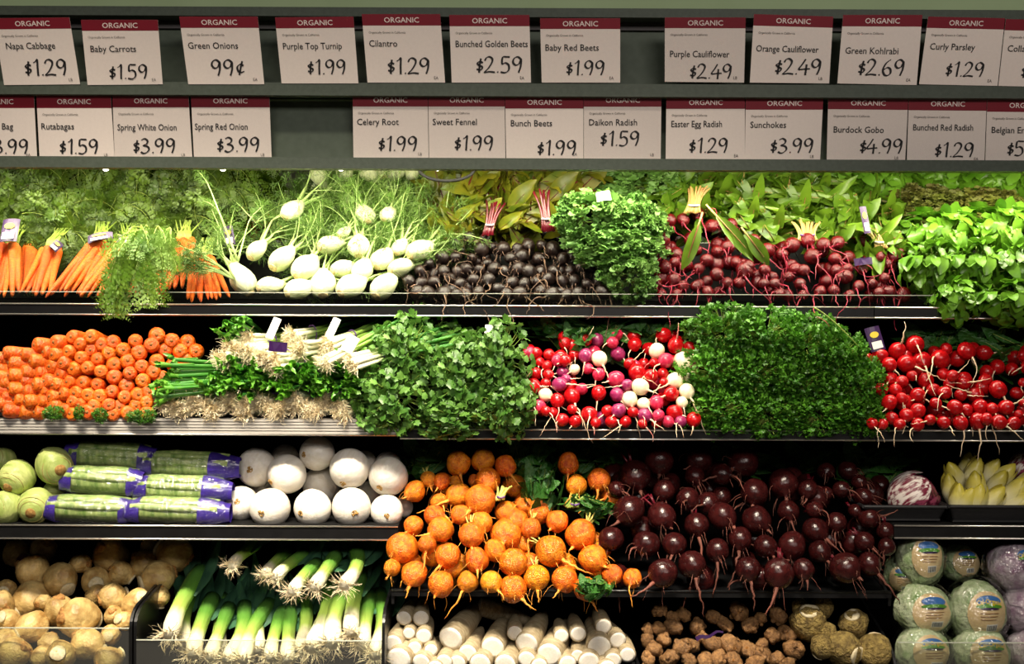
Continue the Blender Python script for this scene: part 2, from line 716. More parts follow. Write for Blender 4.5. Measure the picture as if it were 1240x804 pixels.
# ------------------------------------------------------------------ black bins
def bin_box(label, x0, x1, zf, zfront, zback, Yf, Yb, lean=0.0, acrylic=None, inner=None):
    """Open bin: floor sloping up to the back, raked side walls, a front wall; optional clear front pane."""
    b = thing('produce_bin', label, 'bin', ((x0 + x1) / 2, Yf, zf))
    t = .006
    mb = MB()
    mb.prism([(x0, Yf, zf), (x0, Yb, zf + lean), (x0, Yb, zf + lean + t), (x0, Yf, zf + t)], (x1 - x0, 0, 0))
    part('bin_floor', mb, BLACK, b, False)
    for xa in (x0, x1 - t):
        mb = MB()
        pts = [(xa, Yf, zf), (xa, Yb, zf), (xa, Yb, zback)]
        for i in range(7):
            a = math.pi / 2 * i / 6
            pts.append((xa, Yf + .05 - .05 * math.sin(a), zfront - .03 * (1 - math.cos(a)) + (.05 - .05 * math.sin(a)) * (zback - zfront) / (Yb - Yf)))
        mb.prism(pts, (t, 0, 0))
        part('side_wall', mb, BLACK, b, False)
    if acrylic is None:
        mb = MB()
        mb.box((x0, Yf - .004, zf), (x1, Yf + .004, zfront))
        part('front_wall', mb, BLACK, b, False)
        mb = MB()
        mb.tube([(x0, Yf - .004, zfront), (x1, Yf - .004, zfront)], .0028, 8)
        part('rolled_rim', mb, BLACK, b)
    else:
        mb = MB()
        mb.box((x0 + t, Yf - .003, zf), (x1 - t, Yf, acrylic))
        part('clear_front', mb, ACRYL, b, False)
        mb = MB()
        mb.box((x0 + t, Yf - .0032, acrylic), (x1 - t, Yf + .0002, acrylic + .0016))
        part('pane_edge', mb, ACRE, b, False)
    return b


YB = -0.085
X = lambda px, py, Y: P(px, py, Y).x
zlow = 0.47
bin_box('black bin with a clear front holding the rutabagas', XL + .01, X(160, 760, YB), zlow, zb(742, YB), zb(662, .4), YB, .40, .16, zb(763, YB))
bin_box('black bin with a clear front holding the leeks', X(162, 760, YB), X(466, 760, YB), zlow, zb(742, YB), zb(662, .4), YB, .40, .13, zb(777, YB))
bin_box('black bin under the golden beets holding cut daikon', X(467, 760, YB), X(772, 760, YB), zlow, zb(810, YB), zb(745, .36), YB, .36, .10)
bin_box('black bin under the dark red beets holding sunchokes and celery root', X(774, 760, YB), X(1080, 760, YB), zlow, zb(810, YB), zb(745, .36), YB, .36, .10)
bin_box('black bin with a clear front holding the wrapped lettuces', X(1083, 760, YB), XR - .01, zlow, zb(790, YB), zb(668, .4), YB, .40, .10, zb(776, YB))
YBB = -0.035
beet_bin = bin_box('wide black tray holding the golden and dark red beets', X(474, 716, YBB), X(1079, 716, YBB), zb(722, YBB), zb(714.5, YBB), zb(650, .36), YBB, .37, .06)

# ------------------------------------------------------------------ price signs
CARD = mat('sign_card', (232, 220, 212), (236, 224, 216), scale=200, rough=0.45, coat=0.2)
REDB = mat('sign_red', (122, 20, 38), rough=0.4)
INK = mat('sign_ink', (26, 24, 26), rough=0.6)
GINK = mat('sign_grey_ink', (96, 90, 88), rough=0.6)
WINK = mat('sign_white_ink', (232, 214, 208), rough=0.5)
SLEEVE = film('sign_sleeve', (255, 255, 255), refl=0.01, rough=0.10, bump=0.40, bscale=20)

_tc = {}


def text_polys(s, offset=0.0):
    """Outline text as triangles in a unit em box: (verts2d, faces, width)."""
    key = (s, offset)
    if key not in _tc:
        cu = bpy.data.curves.new('t', 'FONT')
        cu.body = s
        cu.size = 1.0
        cu.resolution_u = 2
        cu.offset = offset
        o = bpy.data.objects.new('t', cu)
        COL.objects.link(o)
        dg = bpy.context.evaluated_depsgraph_get()
        me = bpy.data.meshes.new_from_object(o.evaluated_get(dg))
        vs = [(v.co.x, v.co.y) for v in me.vertices]
        fs = [tuple(p.vertices) for p in me.polygons]
        bpy.data.objects.remove(o)
        bpy.data.curves.remove(cu)
        bpy.data.meshes.remove(me)
        _tc[key] = (vs, fs, max(v[0] for v in vs))
    return _tc[key]


STROKE = {
    '0': [[(.3, 1), (.1, .85), (.03, .5), (.12, .12), (.3, 0), (.48, .12), (.56, .5), (.48, .87), (.3, 1)]],
    '1': [[(.1, .8), (.24, .9), (.34, 1.0), (.30, .5), (.27, -.02)]],
    '2': [[(.06, .76), (.16, .95), (.33, 1), (.48, .86), (.44, .62), (.24, .28), (.02, .02), (.3, .06), (.6, .02)]],
    '3': [[(.08, .90), (.28, 1), (.46, .86), (.40, .64), (.20, .53), (.44, .46), (.53, .26), (.38, .05), (.18, -.02), (.02, .08)]],
    '4': [[(.36, 1), (.18, .66), (.0, .34), (.3, .35), (.62, .38)], [(.42, .66), (.40, .3), (.37, -.04)]],
    '5': [[(.56, .99), (.36, 1.0), (.16, .97), (.12, .56), (.30, .62), (.48, .48), (.48, .18), (.28, 0), (.02, .04)]],
    '6': [[(.46, 1), (.20, .76), (.05, .36), (.14, .06), (.32, 0), (.48, .15), (.46, .40), (.29, .50), (.08, .34)]],
    '9': [[(.50, .84), (.32, 1), (.12, .90), (.05, .66), (.18, .48), (.38, .56), (.50, .84), (.47, .4), (.34, 0)]],
    '$': [[(.40, .62), (.24, .70), (.10, .60), (.20, .46), (.36, .36), (.28, .18), (.04, .22)], [(.30, .90), (.22, .45), (.18, .0)]],
    'c': [[(.44, .62), (.28, .72), (.10, .56), (.12, .30), (.26, .20), (.46, .28)], [(.40, .92), (.28, .5), (.16, .04)]],
    '.': [[(.06, .0), (.09, .05), (.12, .07)]],
}
ADV = {'1': .46, '.': .22, '$': .46, 'c': .55}


def stroke_polys(s):
    vs, fs = [], []
    x = 0.0
    for ch in s:
        for st in STROKE[ch]:
            p = [Vector((a, b)) for a, b in st]
            q = []
            for i in range(len(p) - 1):
                p0, p1, p2, p3 = p[max(i - 1, 0)], p[i], p[i + 1], p[min(i + 2, len(p) - 1)]
                for k in range(5):
                    t = k / 5
                    q.append(0.5 * (2 * p1 + (p2 - p0) * t + (2 * p0 - 5 * p1 + 4 * p2 - p3) * t * t + (3 * p1 - p0 - 3 * p2 + p3) * t ** 3))
            q.append(p[-1])
            k0 = len(vs)
            for i, c in enumerate(q):
                t = q[min(i + 1, len(q) - 1)] - q[max(i - 1, 0)]
                n = Vector((-t.y, t.x)).normalized()
                w = 0.026 + 0.040 * abs(n.dot(Vector((0.80, 0.60))))
                vs += [(x + c.x - n.x * w, c.y - n.y * w), (x + c.x + n.x * w, c.y + n.y * w)]
            for i in range(len(q) - 1):
                o = k0 + 2 * i
                fs.append((o, o + 2, o + 3, o + 1))
        x += ADV.get(ch, .68)
    return vs, fs, x


def sign(name, price, unit, TL, TR, BR, BL, Yt, Yb, hdr, nameu, namev, pru, prv, prh, tight=1.0, glossy=False, label=None):
    tl, tr, br, bl = P(*TL, Yt), P(*TR, Yt), P(*BR, Yb), P(*BL, Yb)
    nrm = (tr - tl).cross(tl - bl).normalized()
    if nrm.y > 0:
        nrm = -nrm
    sg = thing('price_sign', label, 'price sign', (bl + br) / 2, 'organic price signs on the canopy')

    def at(u, v, h=0.0):
        return bl * (1 - u) * (1 - v) + br * u * (1 - v) + tr * u * v + tl * (1 - u) * v + nrm * h
    W, H = (br - bl).length, (tl - bl).length

    def write(pn, polys, u, v, size, m, sx=1.0, h=.0012):
        vs, fs, _ = polys
        b = MB()
        b.v = [at(u + x * size * sx / W, v + y * size / H, h) for x, y in vs]
        b.f = fs
        b.mi = [0] * len(fs)
        part(pn, b, m, sg, False)
    mb = MB()
    mb.prism([at(0, 0), at(1, 0), at(1, 1), at(0, 1)], -nrm * .0008)
    part('card', mb, CARD, sg, False)
    mb = MB()
    mb.quad(at(0, 1 - hdr, .0004), at(1, 1 - hdr, .0004), at(1, 1, .0004), at(0, 1, .0004))
    part('red_header', mb, REDB, sg, False)
    t = text_polys('ORGANIC', 0.012)
    sz = .0148
    write('header_text', t, .5 - .54 * t[2] * sz / W, 1 - hdr + (hdr - sz * .72 / H) / 2, sz, WINK, 1.08)
    write('origin_text', text_polys('Organically Grown in California'), .07, 1 - hdr - .115, .0062, GINK, .95)
    write('product_name', text_polys(name, 0.006), nameu, namev, .0186, INK, .95 * tight)
    pp = stroke_polys(price)
    write('price_figure', pp, pru - .03, prv, prh, INK, 1.16)
    if unit:
        write('unit_text', text_polys(unit), .86, .05, .0088, GINK, .9)
    if glossy:
        mb = MB()
        mb.quad(at(-.01, -.01, .0024), at(1.01, -.01, .0024), at(1.01, 1.0, .0024), at(-.01, 1.0, .0024))
        part('plastic_sleeve', mb, SLEEVE, sg, False)


R1 = [
    ('Napa Cabbage', '$1.29', 'LB', (-8, 22), (84, 21), (97, 102), (5, 103), 0, .10, .54, .33, .14),
    ('Baby Carrots', '$1.59', 'EA', (98, 24), (191, 24), (197, 102), (106, 103), 0, .08, .51, .33, .09),
    ('Green Onions', '99c', 'EA', (217, 20), (312, 20), (320, 102), (228, 102), 0, .06, .53, .36, .13),
    ('Purple Top Turnip', '$1.99', '', (333, 21), (428, 20), (434, 101), (341, 101), 0, .06, .52, .38, .14),
    ('Cilantro', '$1.29', 'EA', (438, 17), (533, 17), (539, 100), (445, 100), 0, .06, .53, .30, .13),
    ('Bunched Golden Beets', '$2.59', 'EA', (544, 18), (641, 18), (643, 100), (547, 100), 0, .06, .53, .34, .15),
    ('Baby Red Beets', '$1.99', 'EA', (654, 22), (751, 22), (751, 100), (656, 100), 0, .05, .50, .34, .12),
    ('Purple Cauliflower', '$2.49', 'LB', (805, 21), (903, 21), (901, 100), (805, 99), 1, .06, .39, .34, .06),
    ('Orange Cauliflower', '$2.49', 'LB', (913, 17), (1009, 20), (1004, 101), (908, 100), 0, .05, .46, .33, .13),
    ('Green Kohlrabi', '$2.69', 'EA', (1021, 18), (1117, 18), (1110, 103), (1014, 101), 0, .06, .44, .27, .13),
    ('Curly Parsley', '$1.29', 'EA', (1124, 20), (1217, 22), (1208, 104), (1113, 102), 0, .07, .52, .34, .13),
    ('Collard Greens', '$1.99', 'EA', (1218, 23), (1312, 25), (1302, 106), (1209, 104), 0, .06, .52, .30, .13),
]
for nm, pr, un, a, b, c, d, gl, nu, nv, pu, pv in R1:
    big = .032 if nm in ('Green Onions', 'Napa Cabbage', 'Cilantro', 'Bunched Golden Beets', 'Green Kohlrabi', 'Orange Cauliflower') else .029
    sign(nm, pr, un, a, b, c, d, -.085, -.047, .165, nu, nv, pu, pv, big, 1.0 if len(nm) < 16 else .92, gl,
         'upper row organic price sign for Collard greens cut by the frame edge' if nm.startswith('Coll') else 'upper row organic price sign reading %s at %s' % (nm, pr.replace('c', ' cents').replace('$', '')))
R2 = [
    ('Carrots Bag', '$3.99', 'EA', (-50, 115), (41, 115), (45, 193), (-47, 193), 0, .17, .47, .36, .09),
    ('Rutabagas', '$1.59', 'LB', (44, 115), (134, 115), (139, 193), (48, 193), 0, .04, .47, .30, .09),
    ('Spring White Onion', '$3.99', 'LB', (136, 114), (228, 114), (233, 193), (139, 193), 1, .05, .45, .27, .10),
    ('Spring Red Onion', '$3.99', 'LB', (231, 114), (326, 114), (329, 193), (235, 193), 1, .03, .46, .33, .12),
    ('Celery Root', '$1.99', 'LB', (427, 113), (518, 113), (519, 192), (428, 192), 1, .05, .52, .36, .12),
    ('Sweet Fennel', '$1.99', '', (518.6, 113), (611, 113), (612, 192), (519.6, 192), 1, .05, .52, .36, .13),
    ('Bunch Beets', '$1.99', 'EA', (611.6, 116), (706.5, 116), (706.5, 192), (613, 192), 0, .06, .52, .43, .06),
    ('Daikon Radish', '$1.59', 'LB', (707, 113), (801, 113), (800, 193), (707, 193), 1, .06, .52, .24, .21),
    ('Easter Egg Radish', '$1.29', 'EA', (807, 116), (902, 116), (902, 194), (806, 194), 0, .06, .52, .32, .12),
    ('Sunchokes', '$3.99', 'LB', (903, 117), (997, 117), (993, 195), (902, 195), 0, .06, .52, .36, .13),
    ('Burdock Gobo', '$4.99', 'LB', (1003, 116), (1100, 117), (1096, 197), (1001, 196), 1, .07, .45, .44, .14),
    ('Bunched Red Radish', '$1.29', 'EA', (1100.6, 117), (1195, 118), (1192, 198), (1098, 198), 1, .06, .50, .38, .10),
    ('Belgian Endive', '$5.99', 'LB', (1195.6, 119), (1290, 120), (1287, 200), (1193, 199), 1, .06, .48, .30, .14),
]
for nm, pr, un, a, b, c, d, gl, nu, nv, pu, pv in R2:
    sign(nm, pr, un, a, b, c, d, -.028, .002, .20, nu, nv, pu, pv, .030, 1.0 if len(nm) < 16 else .88, gl,
         {'Carrots Bag': 'lower row organic price sign ending in Bag, cut by the frame edge', 'Belgian Endive': 'lower row organic price sign for Belgian Endive cut by the frame edge'}.get(nm, 'lower row organic price sign reading %s at %s' % (nm, pr.replace('$', ''))))


# ------------------------------------------------------------------ vegetable surfaces
GOLD = mat('golden_beet_skin', (176, 64, 6), (244, 152, 30), scale=3.0, rough=0.36, var=.14, hue=.014, bump=.5, bscale=9, sss=.05, contrast=.45, detail=6)
GOLDT = mat('golden_taproot', (214, 128, 34), (232, 164, 62), scale=60, rough=.6, var=.1)
BEET = mat('red_beet_skin', (30, 7, 9), (62, 20, 19), scale=3.0, rough=0.22, spec=.4, var=.2, bump=.10, bscale=10, contrast=.5, detail=6)
BEETT = mat('red_beet_taproot', (92, 52, 40), (120, 66, 52), scale=60, rough=.7, var=.2)
BABY = mat('dark_baby_beet_skin', (16, 8, 7), (38, 23, 18), scale=3.0, rough=0.36, var=.25, bump=.22, bscale=10, contrast=.5, detail=6)
BABYT = mat('dark_baby_taproot', (74, 52, 38), (116, 90, 70), scale=60, rough=.7, var=.2)
RBEET = mat('bright_red_beet_skin', (62, 3, 10), (106, 10, 17), scale=3.0, rough=0.26, var=.18, bump=.3, bscale=9, contrast=.5, detail=6)
RBEETT = mat('bright_red_taproot', (128, 14, 42), (168, 40, 66), scale=40, rough=.5, var=.2)
RADR = mat('red_radish_skin', (156, 6, 13), (184, 14, 20), scale=2.5, rough=.24, var=.12, sss=.05)
RADP = mat('pink_radish_skin', (186, 28, 64), (206, 52, 84), scale=2.5, rough=.26, var=.1, sss=.05)
RADU = mat('purple_radish_skin', (122, 26, 72), (158, 48, 96), scale=2.5, rough=.28, var=.12, sss=.05)
RADW = mat('white_radish_skin', (236, 220, 178), (246, 236, 204), scale=2.5, rough=.34, var=.04, sss=.05)
RADT = mat('pale_taproot', (224, 190, 152), (238, 220, 188), scale=50, rough=.5, var=.06)
RADTR = mat('rosy_taproot', (200, 92, 92), (232, 186, 160), scale=50, rough=.5, var=.1)
CARR = mat('carrot_skin', (200, 74, 6), (228, 110, 20), scale=1.2, rough=0.42, var=.10, hue=.006, bump=.5, bscale=2.2, stretch=(1, 1, 3), sss=.04)
CARRX = mat('carrot_crown', (140, 66, 14), (196, 100, 20), scale=14, rough=.7)
CARRC = mat('carrot_core', (120, 74, 26), (150, 100, 40), scale=14, rough=.8)
STEMG = mat('green_stem', (120, 148, 52), (160, 178, 84), scale=20, rough=.45, var=.1, trans=.1)
STEMY = mat('yellow_green_stem', (190, 178, 70), (214, 206, 120), scale=20, rough=.45, var=.1, trans=.1)
STEMR = mat('red_stem', (72, 5, 18), (112, 14, 32), scale=20, rough=.35, var=.15)
STEMP = mat('pale_rosy_stem', (160, 156, 78), (164, 96, 74), scale=16, rough=.4, var=.1)
LPARS = mat('curly_parsley_leaf', (30, 86, 14), (100, 160, 46), scale=34, rough=.42, var=.14, trans=.22, contrast=.5)
LCIL = mat('cilantro_leaf', (34, 86, 20), (116, 160, 70), scale=30, rough=.40, var=.14, trans=.25, contrast=.5)
LKALE = mat('kale_leaf', (66, 118, 38), (132, 172, 88), scale=16, rough=.5, var=.1, trans=.22, contrast=.6)
LSPIN = mat('spinach_leaf', (56, 106, 16), (116, 164, 46), scale=12, rough=.32, var=.15, trans=.25, contrast=.6)
LCHARD = mat('beet_leaf_bright', (56, 98, 14), (118, 150, 40), scale=22, rough=.36, var=.2, trans=.28, contrast=.6)
LYEL = mat('beet_leaf_yellowing', (62, 96, 20), (150, 140, 34), scale=22, rough=.36, var=.2, trans=.28, contrast=.5)
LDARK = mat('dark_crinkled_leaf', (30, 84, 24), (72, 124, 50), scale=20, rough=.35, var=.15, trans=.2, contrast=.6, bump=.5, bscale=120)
LFROND = mat('carrot_top_leaf', (34, 66, 8), (96, 122, 28), scale=10, rough=.5, var=.22, trans=.25, contrast=.6)
LFENN = mat('fennel_frond', (50, 90, 22), (116, 150, 60), scale=10, rough=.5, var=.15, trans=.2, contrast=.6)
LFRONDLIT = mat('lit_carrot_leaf', (66, 112, 24), (142, 176, 62), scale=10, rough=.5, trans=.25, contrast=.6)  # carrot leaf colour brightened to stand in for stronger light at the front
LFOLD = mat('spinach_wilted', (92, 82, 34), (110, 120, 40), scale=10, rough=.6, var=.2, trans=.2)
FENB = mat('fennel_bulb', (200, 212, 150), (230, 232, 202), scale=1.0, rough=.38, bump=.25, bscale=2, stretch=(4, 4, .6), sss=.06, var=.05, contrast=.5)
FENS = mat('fennel_stalk', (150, 186, 96), (190, 208, 140), scale=12, rough=.4, var=.1)
CUTB = mat('cut_root_end', (178, 150, 96), (222, 206, 160), scale=6, rough=.7)
ONION = mat('onion_skin', (230, 222, 206), (246, 241, 232), scale=1.2, rough=0.3, bump=.15, bscale=3, stretch=(3.5, 3.5, .5), sss=.05, var=.03)
SCAR = mat('onion_root_scar', (150, 108, 50), (196, 158, 92), scale=9, rough=.85, bump=.6, bscale=14)
DAIK = mat('daikon_skin', (128, 108, 74), (196, 182, 150), scale=1.6, rough=.5, bump=.3, bscale=3, stretch=(1, 1, 3), var=.08, contrast=.6)
DAIKC = mat('daikon_cut_face', (238, 230, 214), (246, 240, 228), scale=6, rough=.45, sss=.05)
LEEK = mat('leek_skin', None or (0, 0, 0), grad=[(0.0, (240, 232, 208)), (.06, (236, 230, 196)), (.10, (164, 190, 88)), (.17, (88, 138, 50)), (.30, (48, 92, 50)), (.42, (40, 74, 58))], scale=30, rough=.38, bump=.35, bscale=30, stretch=(4, 4, .3), contrast=.06, var=.06)
ROOTH = mat('hairy_roots', (222, 202, 156), (244, 232, 202), scale=40, rough=.8, var=.06)
ROOTD = mat('dark_hairy_roots', (158, 132, 92), (190, 164, 122), scale=40, rough=.8, var=.1)
SCAL = mat('scallion_stalk', (0, 0, 0), grad=[(0.0, (238, 232, 208)), (.05, (232, 232, 196)), (.085, (150, 186, 80)), (.15, (66, 128, 40)), (.30, (44, 104, 40))], scale=30, rough=.35, contrast=.05, var=.08)
SCALT = mat('scallion_top', (50, 120, 24), (112, 172, 52), scale=20, rough=.36, var=.14, trans=.15)
RUTA = mat('rutabaga_skin', (142, 100, 42), (232, 204, 136), scale=1.3, rough=.42, var=.22, bump=.4, bscale=4, contrast=.5, detail=5)
RUTAP = mat('purple_turnip_skin', (0, 0, 0), grad=[(-1.0, (232, 218, 196)), (.1, (228, 212, 190)), (.4, (160, 92, 120)), (1.0, (118, 58, 92))], scale=4, rough=.4, contrast=.2)
RUTAC = mat('rutabaga_cut', (196, 180, 138), (220, 208, 172), scale=6, rough=.6)
SUN = mat('sunchoke_skin', (86, 54, 28), (176, 132, 82), scale=2.6, rough=.5, var=.2, bump=.6, bscale=6, contrast=.5, detail=6)
CELR = mat('celery_root_skin', (78, 58, 24), (176, 152, 84), scale=3.4, rough=.7, var=.12, bump=.9, bscale=7, contrast=.45, detail=8)
KOHL = mat('kohlrabi_skin', (126, 152, 58), (206, 212, 138), scale=1.1, rough=.42, var=.1, bump=.3, bscale=3, stretch=(.8, .8, 3), contrast=.6)
CELP = mat('celery_rib', (96, 136, 56), (196, 210, 136), scale=22, rough=.38, stretch=(5, 5, .4), var=.1, contrast=.5)
PURP = mat('violet_print', (54, 36, 128), (66, 48, 146), scale=30, rough=.28, coat=.5)
PTAG = mat('purple_tag_print', (40, 10, 62), (52, 14, 76), scale=40, rough=.4)
WTAG = mat('white_tag', (232, 230, 226), rough=.5)
YTAG = mat('yellow_tag_print', (214, 186, 40), rough=.5)
BAND = mat('twist_band', (96, 60, 130), (120, 88, 150), scale=40, rough=.4)
BANDW = mat('pale_twist_band', (214, 214, 220), rough=.4)
FILMC = film('crinkled_wrap', (250, 252, 250), refl=.09, rough=.13, bump=.8, bscale=90)
RADIC = mat('radicchio_leaf', (70, 10, 32), (150, 64, 92), scale=2.4, rough=.4, contrast=.10, stretch=(2.5, 2.5, 1), detail=8)
RADICW = mat('radicchio_white_rib', (120, 30, 56), (234, 224, 216), scale=2.2, rough=.4, stretch=(3, 3, .6), contrast=.14, detail=8)
ENDV = mat('endive_leaf', (0, 0, 0), grad=[(-1.0, (240, 236, 206)), (-.1, (236, 230, 180)), (.5, (222, 210, 104)), (1.1, (206, 192, 60))], scale=3, rough=.36, contrast=.12, var=.04)
LETT = mat('wrapped_lettuce_leaf', (120, 156, 84), (226, 232, 200), scale=34, rough=.5, contrast=.4, bump=.8, bscale=60, var=.08, detail=6)
CABP = mat('wrapped_red_cabbage_leaf', (132, 80, 122), (216, 204, 214), scale=34, rough=.5, contrast=.4, bump=.8, bscale=60, detail=6)
LBLT = mat('label_tan', (222, 190, 140), (232, 206, 160), scale=10, rough=.4)
LBLB = mat('label_blue', (58, 112, 184), rough=.4)
LBLG = mat('label_green', (84, 150, 40), rough=.4)
LBLY = mat('label_yellow', (236, 206, 52), rough=.4)
LBLK = mat('label_barcode', (40, 40, 44), rough=.5)
LBLW = mat('label_white', (236, 234, 228), rough=.45)
FOAM = mat('black_foam_tray', (22, 22, 24), (30, 30, 32), scale=200, rough=.55)

R = random.Random(11)
rv = lambda r, s=1.0: Vector((r.uniform(-s, s), r.uniform(-s, s), r.uniform(-s, s)))
Z1 = Vector((0, 0, 1))
TOCAM = Vector((0, -1, 0))

# ------------------------------------------------------------------ round roots (unit radius, crown at +z, root at -z)
def sph_prof(n=11, top=.97, shoulder=1.0, pinch=0.0, length=1.0, tail=0.0):
    out = []
    for i in range(n):
        t = i / (n - 1)
        a = math.pi * (0.045 + 0.92 * t)
        z = -math.cos(a)
        r = math.sin(a) ** (0.9)
        if z < 0:
            r *= 1 - pinch * (z * z)
        else:
            r *= 1 - (1 - shoulder) * z
        out.append((max(r, .04), z * length))
    if tail:
        out = [(.055, -length - tail), (.10, -length - tail * .55), (.19, -length - tail * .12)] + out[1:]
    return out


def ball_meshes(name, m, k, prof, amp=.07, freq=1.1, n=18, fine=.015, sq=.06, seed=0):
    out = []
    r = random.Random(seed + 5)
    for i in range(k):
        mb = MB()
        mb.lathe(prof, n, amp, freq, seed + i * 3.7, (1 + r.uniform(-sq, sq), 1 + r.uniform(-sq, sq)), fine=fine)
        out.append(mb.mesh(name, m))
    return out


GOLD_M = ball_meshes('golden_beet_body', GOLD, 4, sph_prof(tail=.28, shoulder=.97), .13, 1.2, fine=.03, seed=1)
BEET_M = ball_meshes('red_beet_body', BEET, 4, sph_prof(tail=.2, shoulder=.97), .10, 1.1, fine=.02, seed=2)
BABY_M = ball_meshes('baby_beet_body', BABY, 4, sph_prof(tail=.45, length=1.08), .14, 1.2, 14, seed=3)
RBEET_M = ball_meshes('red_baby_beet_body', RBEET, 4, sph_prof(tail=.35), .09, 1.1, 16, seed=4)
RAD_M = {k: ball_meshes('radish_body', m, 3, sph_prof(tail=.22, length=1.05), .06, 1.1, 16, 0, seed=6) for k, m in (('r', RADR), ('p', RADP), ('u', RADU), ('w', RADW))}


def stub_mesh(name, m, k, L, r0, spread, seed):
    """Cut leaf stems standing on a crown (unit beet radius)."""
    rr = random.Random(seed)
    mb = MB()
    for _ in range(k):
        a = rr.uniform(0, 6.28)
        b = Vector((math.cos(a), math.sin(a), 0)) * rr.uniform(.02, .16) + Vector((0, 0, .92))
        d = Vector((math.cos(a) * spread, math.sin(a) * spread, 1))
        mb.tube([b, b + d * L * .5, b + d * L + rv(rr, .1 * L)], [r0, r0 * .9, r0 * .7], 6)
    return mb.mesh(name, m)


GSTUB = stub_mesh('leaf_stub', STEMY, 5, .8, .07, .35, 1)
BSTUB = stub_mesh('leaf_stub', STEMR, 5, .8, .07, .3, 2)
RSTUB = stub_mesh('leaf_stub', STEMG, 4, .9, .09, .3, 3)


def root_pile(name, items, crop, Yb, Yt, meshes, tailm, stub, label, cat, group, pitch, seed, tail_r=.06, Lrand=(1.2, 2.6),
              hair=0, kinds=None, frac=.94, ylim=(-.13, .34), stubp=.35, jitter=.4, pile=None):
    """items: (x, y, r[, tipx, tipy]) in crop pixels; crop: (x0, y0, scale)."""
    rr = random.Random(seed)
    cx, cy, cs = crop
    pts, balls = [], []
    ys = [cy + it[1] * cs for it in items]
    y0, y1 = min(ys), max(ys)
    for it in items:
        px, py = cx + it[0] * cs, cy + it[1] * cs
        t = (py - y0) / (y1 - y0)
        Y = Yt + (Yb - Yt) * t + rr.uniform(-.006, .006)
        pts.append((px, py))
        balls.append([P(px, py, Y), rad(it[2] * cs, Y)])
    relax(balls, frac, ymin=ylim[0], ymax=ylim[1])
    rc = rows_of(pts, pitch)
    out = []
    for i, it in enumerate(items):
        c, r = balls[i]
        c = P(pts[i][0], pts[i][1], c.y)
        kd = kinds[i] if kinds else None
        row, k = rc[i]
        nm = label if not kinds else label.replace('radish', {'r': 'red radish', 'p': 'pink radish', 'u': 'purple radish', 'w': 'white radish'}[kd], 1)
        lab = '%s, %s from left in %s row down of the %s' % (nm, ORD[k], ORD[row], pile or group)
        o = thing(name, lab, cat, c - Vector((0, 0, r)), group)
        if len(it) > 3:
            v = Vector((it[3] - it[0], 0, -(it[4] - it[1]))) / it[2]
            l = v.length
            if l < 1.05:
                lat = v * .85
                d = Vector((lat.x, -math.sqrt(max(.05, 1 - lat.length_squared)), lat.z))
            else:
                d = v.normalized() * .80 + Vector((0, -.60, 0))
        else:
            d = Vector((rr.uniform(-1, 1), rr.uniform(-1.1, -.2), rr.uniform(-1.3, .3)))
        d.normalize()
        mset = meshes[kd] if kinds else meshes
        tm = tailm
        if kinds:
            tm = RADT if kd in 'wp' or rr.random() < .65 else RADTR
        me = mset[rr.randrange(len(mset))]
        q = aim(-d, rr.uniform(0, 6.28))
        shared('root_body', me, o, c, q, r * (1.0, 1.0, 1.0)[0] if True else r)
        p0 = c + d * (r * 1.08)
        mb = MB()
        if len(it) > 3:
            tip = P(cx + it[3] * cs, cy + it[4] * cs, c.y - r * 1.0)
            if (tip - p0).length < .3 * r:
                tip = p0 + d * r * .5 + Vector((0, 0, -.3 * r))
            L = (tip - p0).length
            n = 9
            mb.tube(curve_to(p0, d, tip, n, .03, rr), taper(max(r * .15, .0016), n, .2, .7), 6)
        else:
            L = r * rr.uniform(*Lrand)
            n = 8
            mb.tube(wander(p0, d, L, rr, n, .22, jitter, .05), taper(max(r * .12, .0013), n, .2, .7), 6)
        for _ in range(hair):
            a = d + rv(rr, .7)
            mb.tube(wander(c + a.normalized() * r * .96, a, r * rr.uniform(.5, 1.6), rr, 5, .3, .4, .05), taper(.0007, 5, .4), 4)
        part('taproot', mb, tm, o)
        if stub is not None and rr.random() < stubp:
            shared('leaf_stub', stub, o, c, q, r)
        out.append((o, c, r, d))
    return out


def fill_pile(name, n, x0, x1, y0, y1, Yf, Yb, rpx, meshes, tailm, label, cat, group, seed, kinds=None):
    """Roots half hidden behind the front ones."""
    rr = random.Random(seed)
    balls = []
    for _ in range(n):
        px, py = rr.uniform(x0, x1), rr.uniform(y0, y1)
        t = (py - y0) / max(1, y1 - y0)
        Y = Yb + (Yf - Yb) * t
        balls.append([P(px, py, Y), rad(rpx * rr.uniform(.8, 1.1), Y)])
    relax(balls, .95, 60, Yf - .01, Yb + .08)
    for c, r in balls:
        kd = rr.choice(kinds) if kinds else None
        o = thing(name, label, cat, c - Vector((0, 0, r)), group)
        ms = meshes[kd] if kinds else meshes
        d = Vector((rr.uniform(-1, 1), rr.uniform(-1, .2), rr.uniform(-1, .2))).normalized()
        shared('root_body', rr.choice(ms), o, c, aim(-d, rr.uniform(0, 6)), r)
        mb = MB()
        mb.tube(wander(c + d * r * 1.05, d, r * 1.6, rr, 6, .2, .4), taper(max(r * .12, .0012), 6, .2), 5)
        part('taproot', mb, tailm, o)


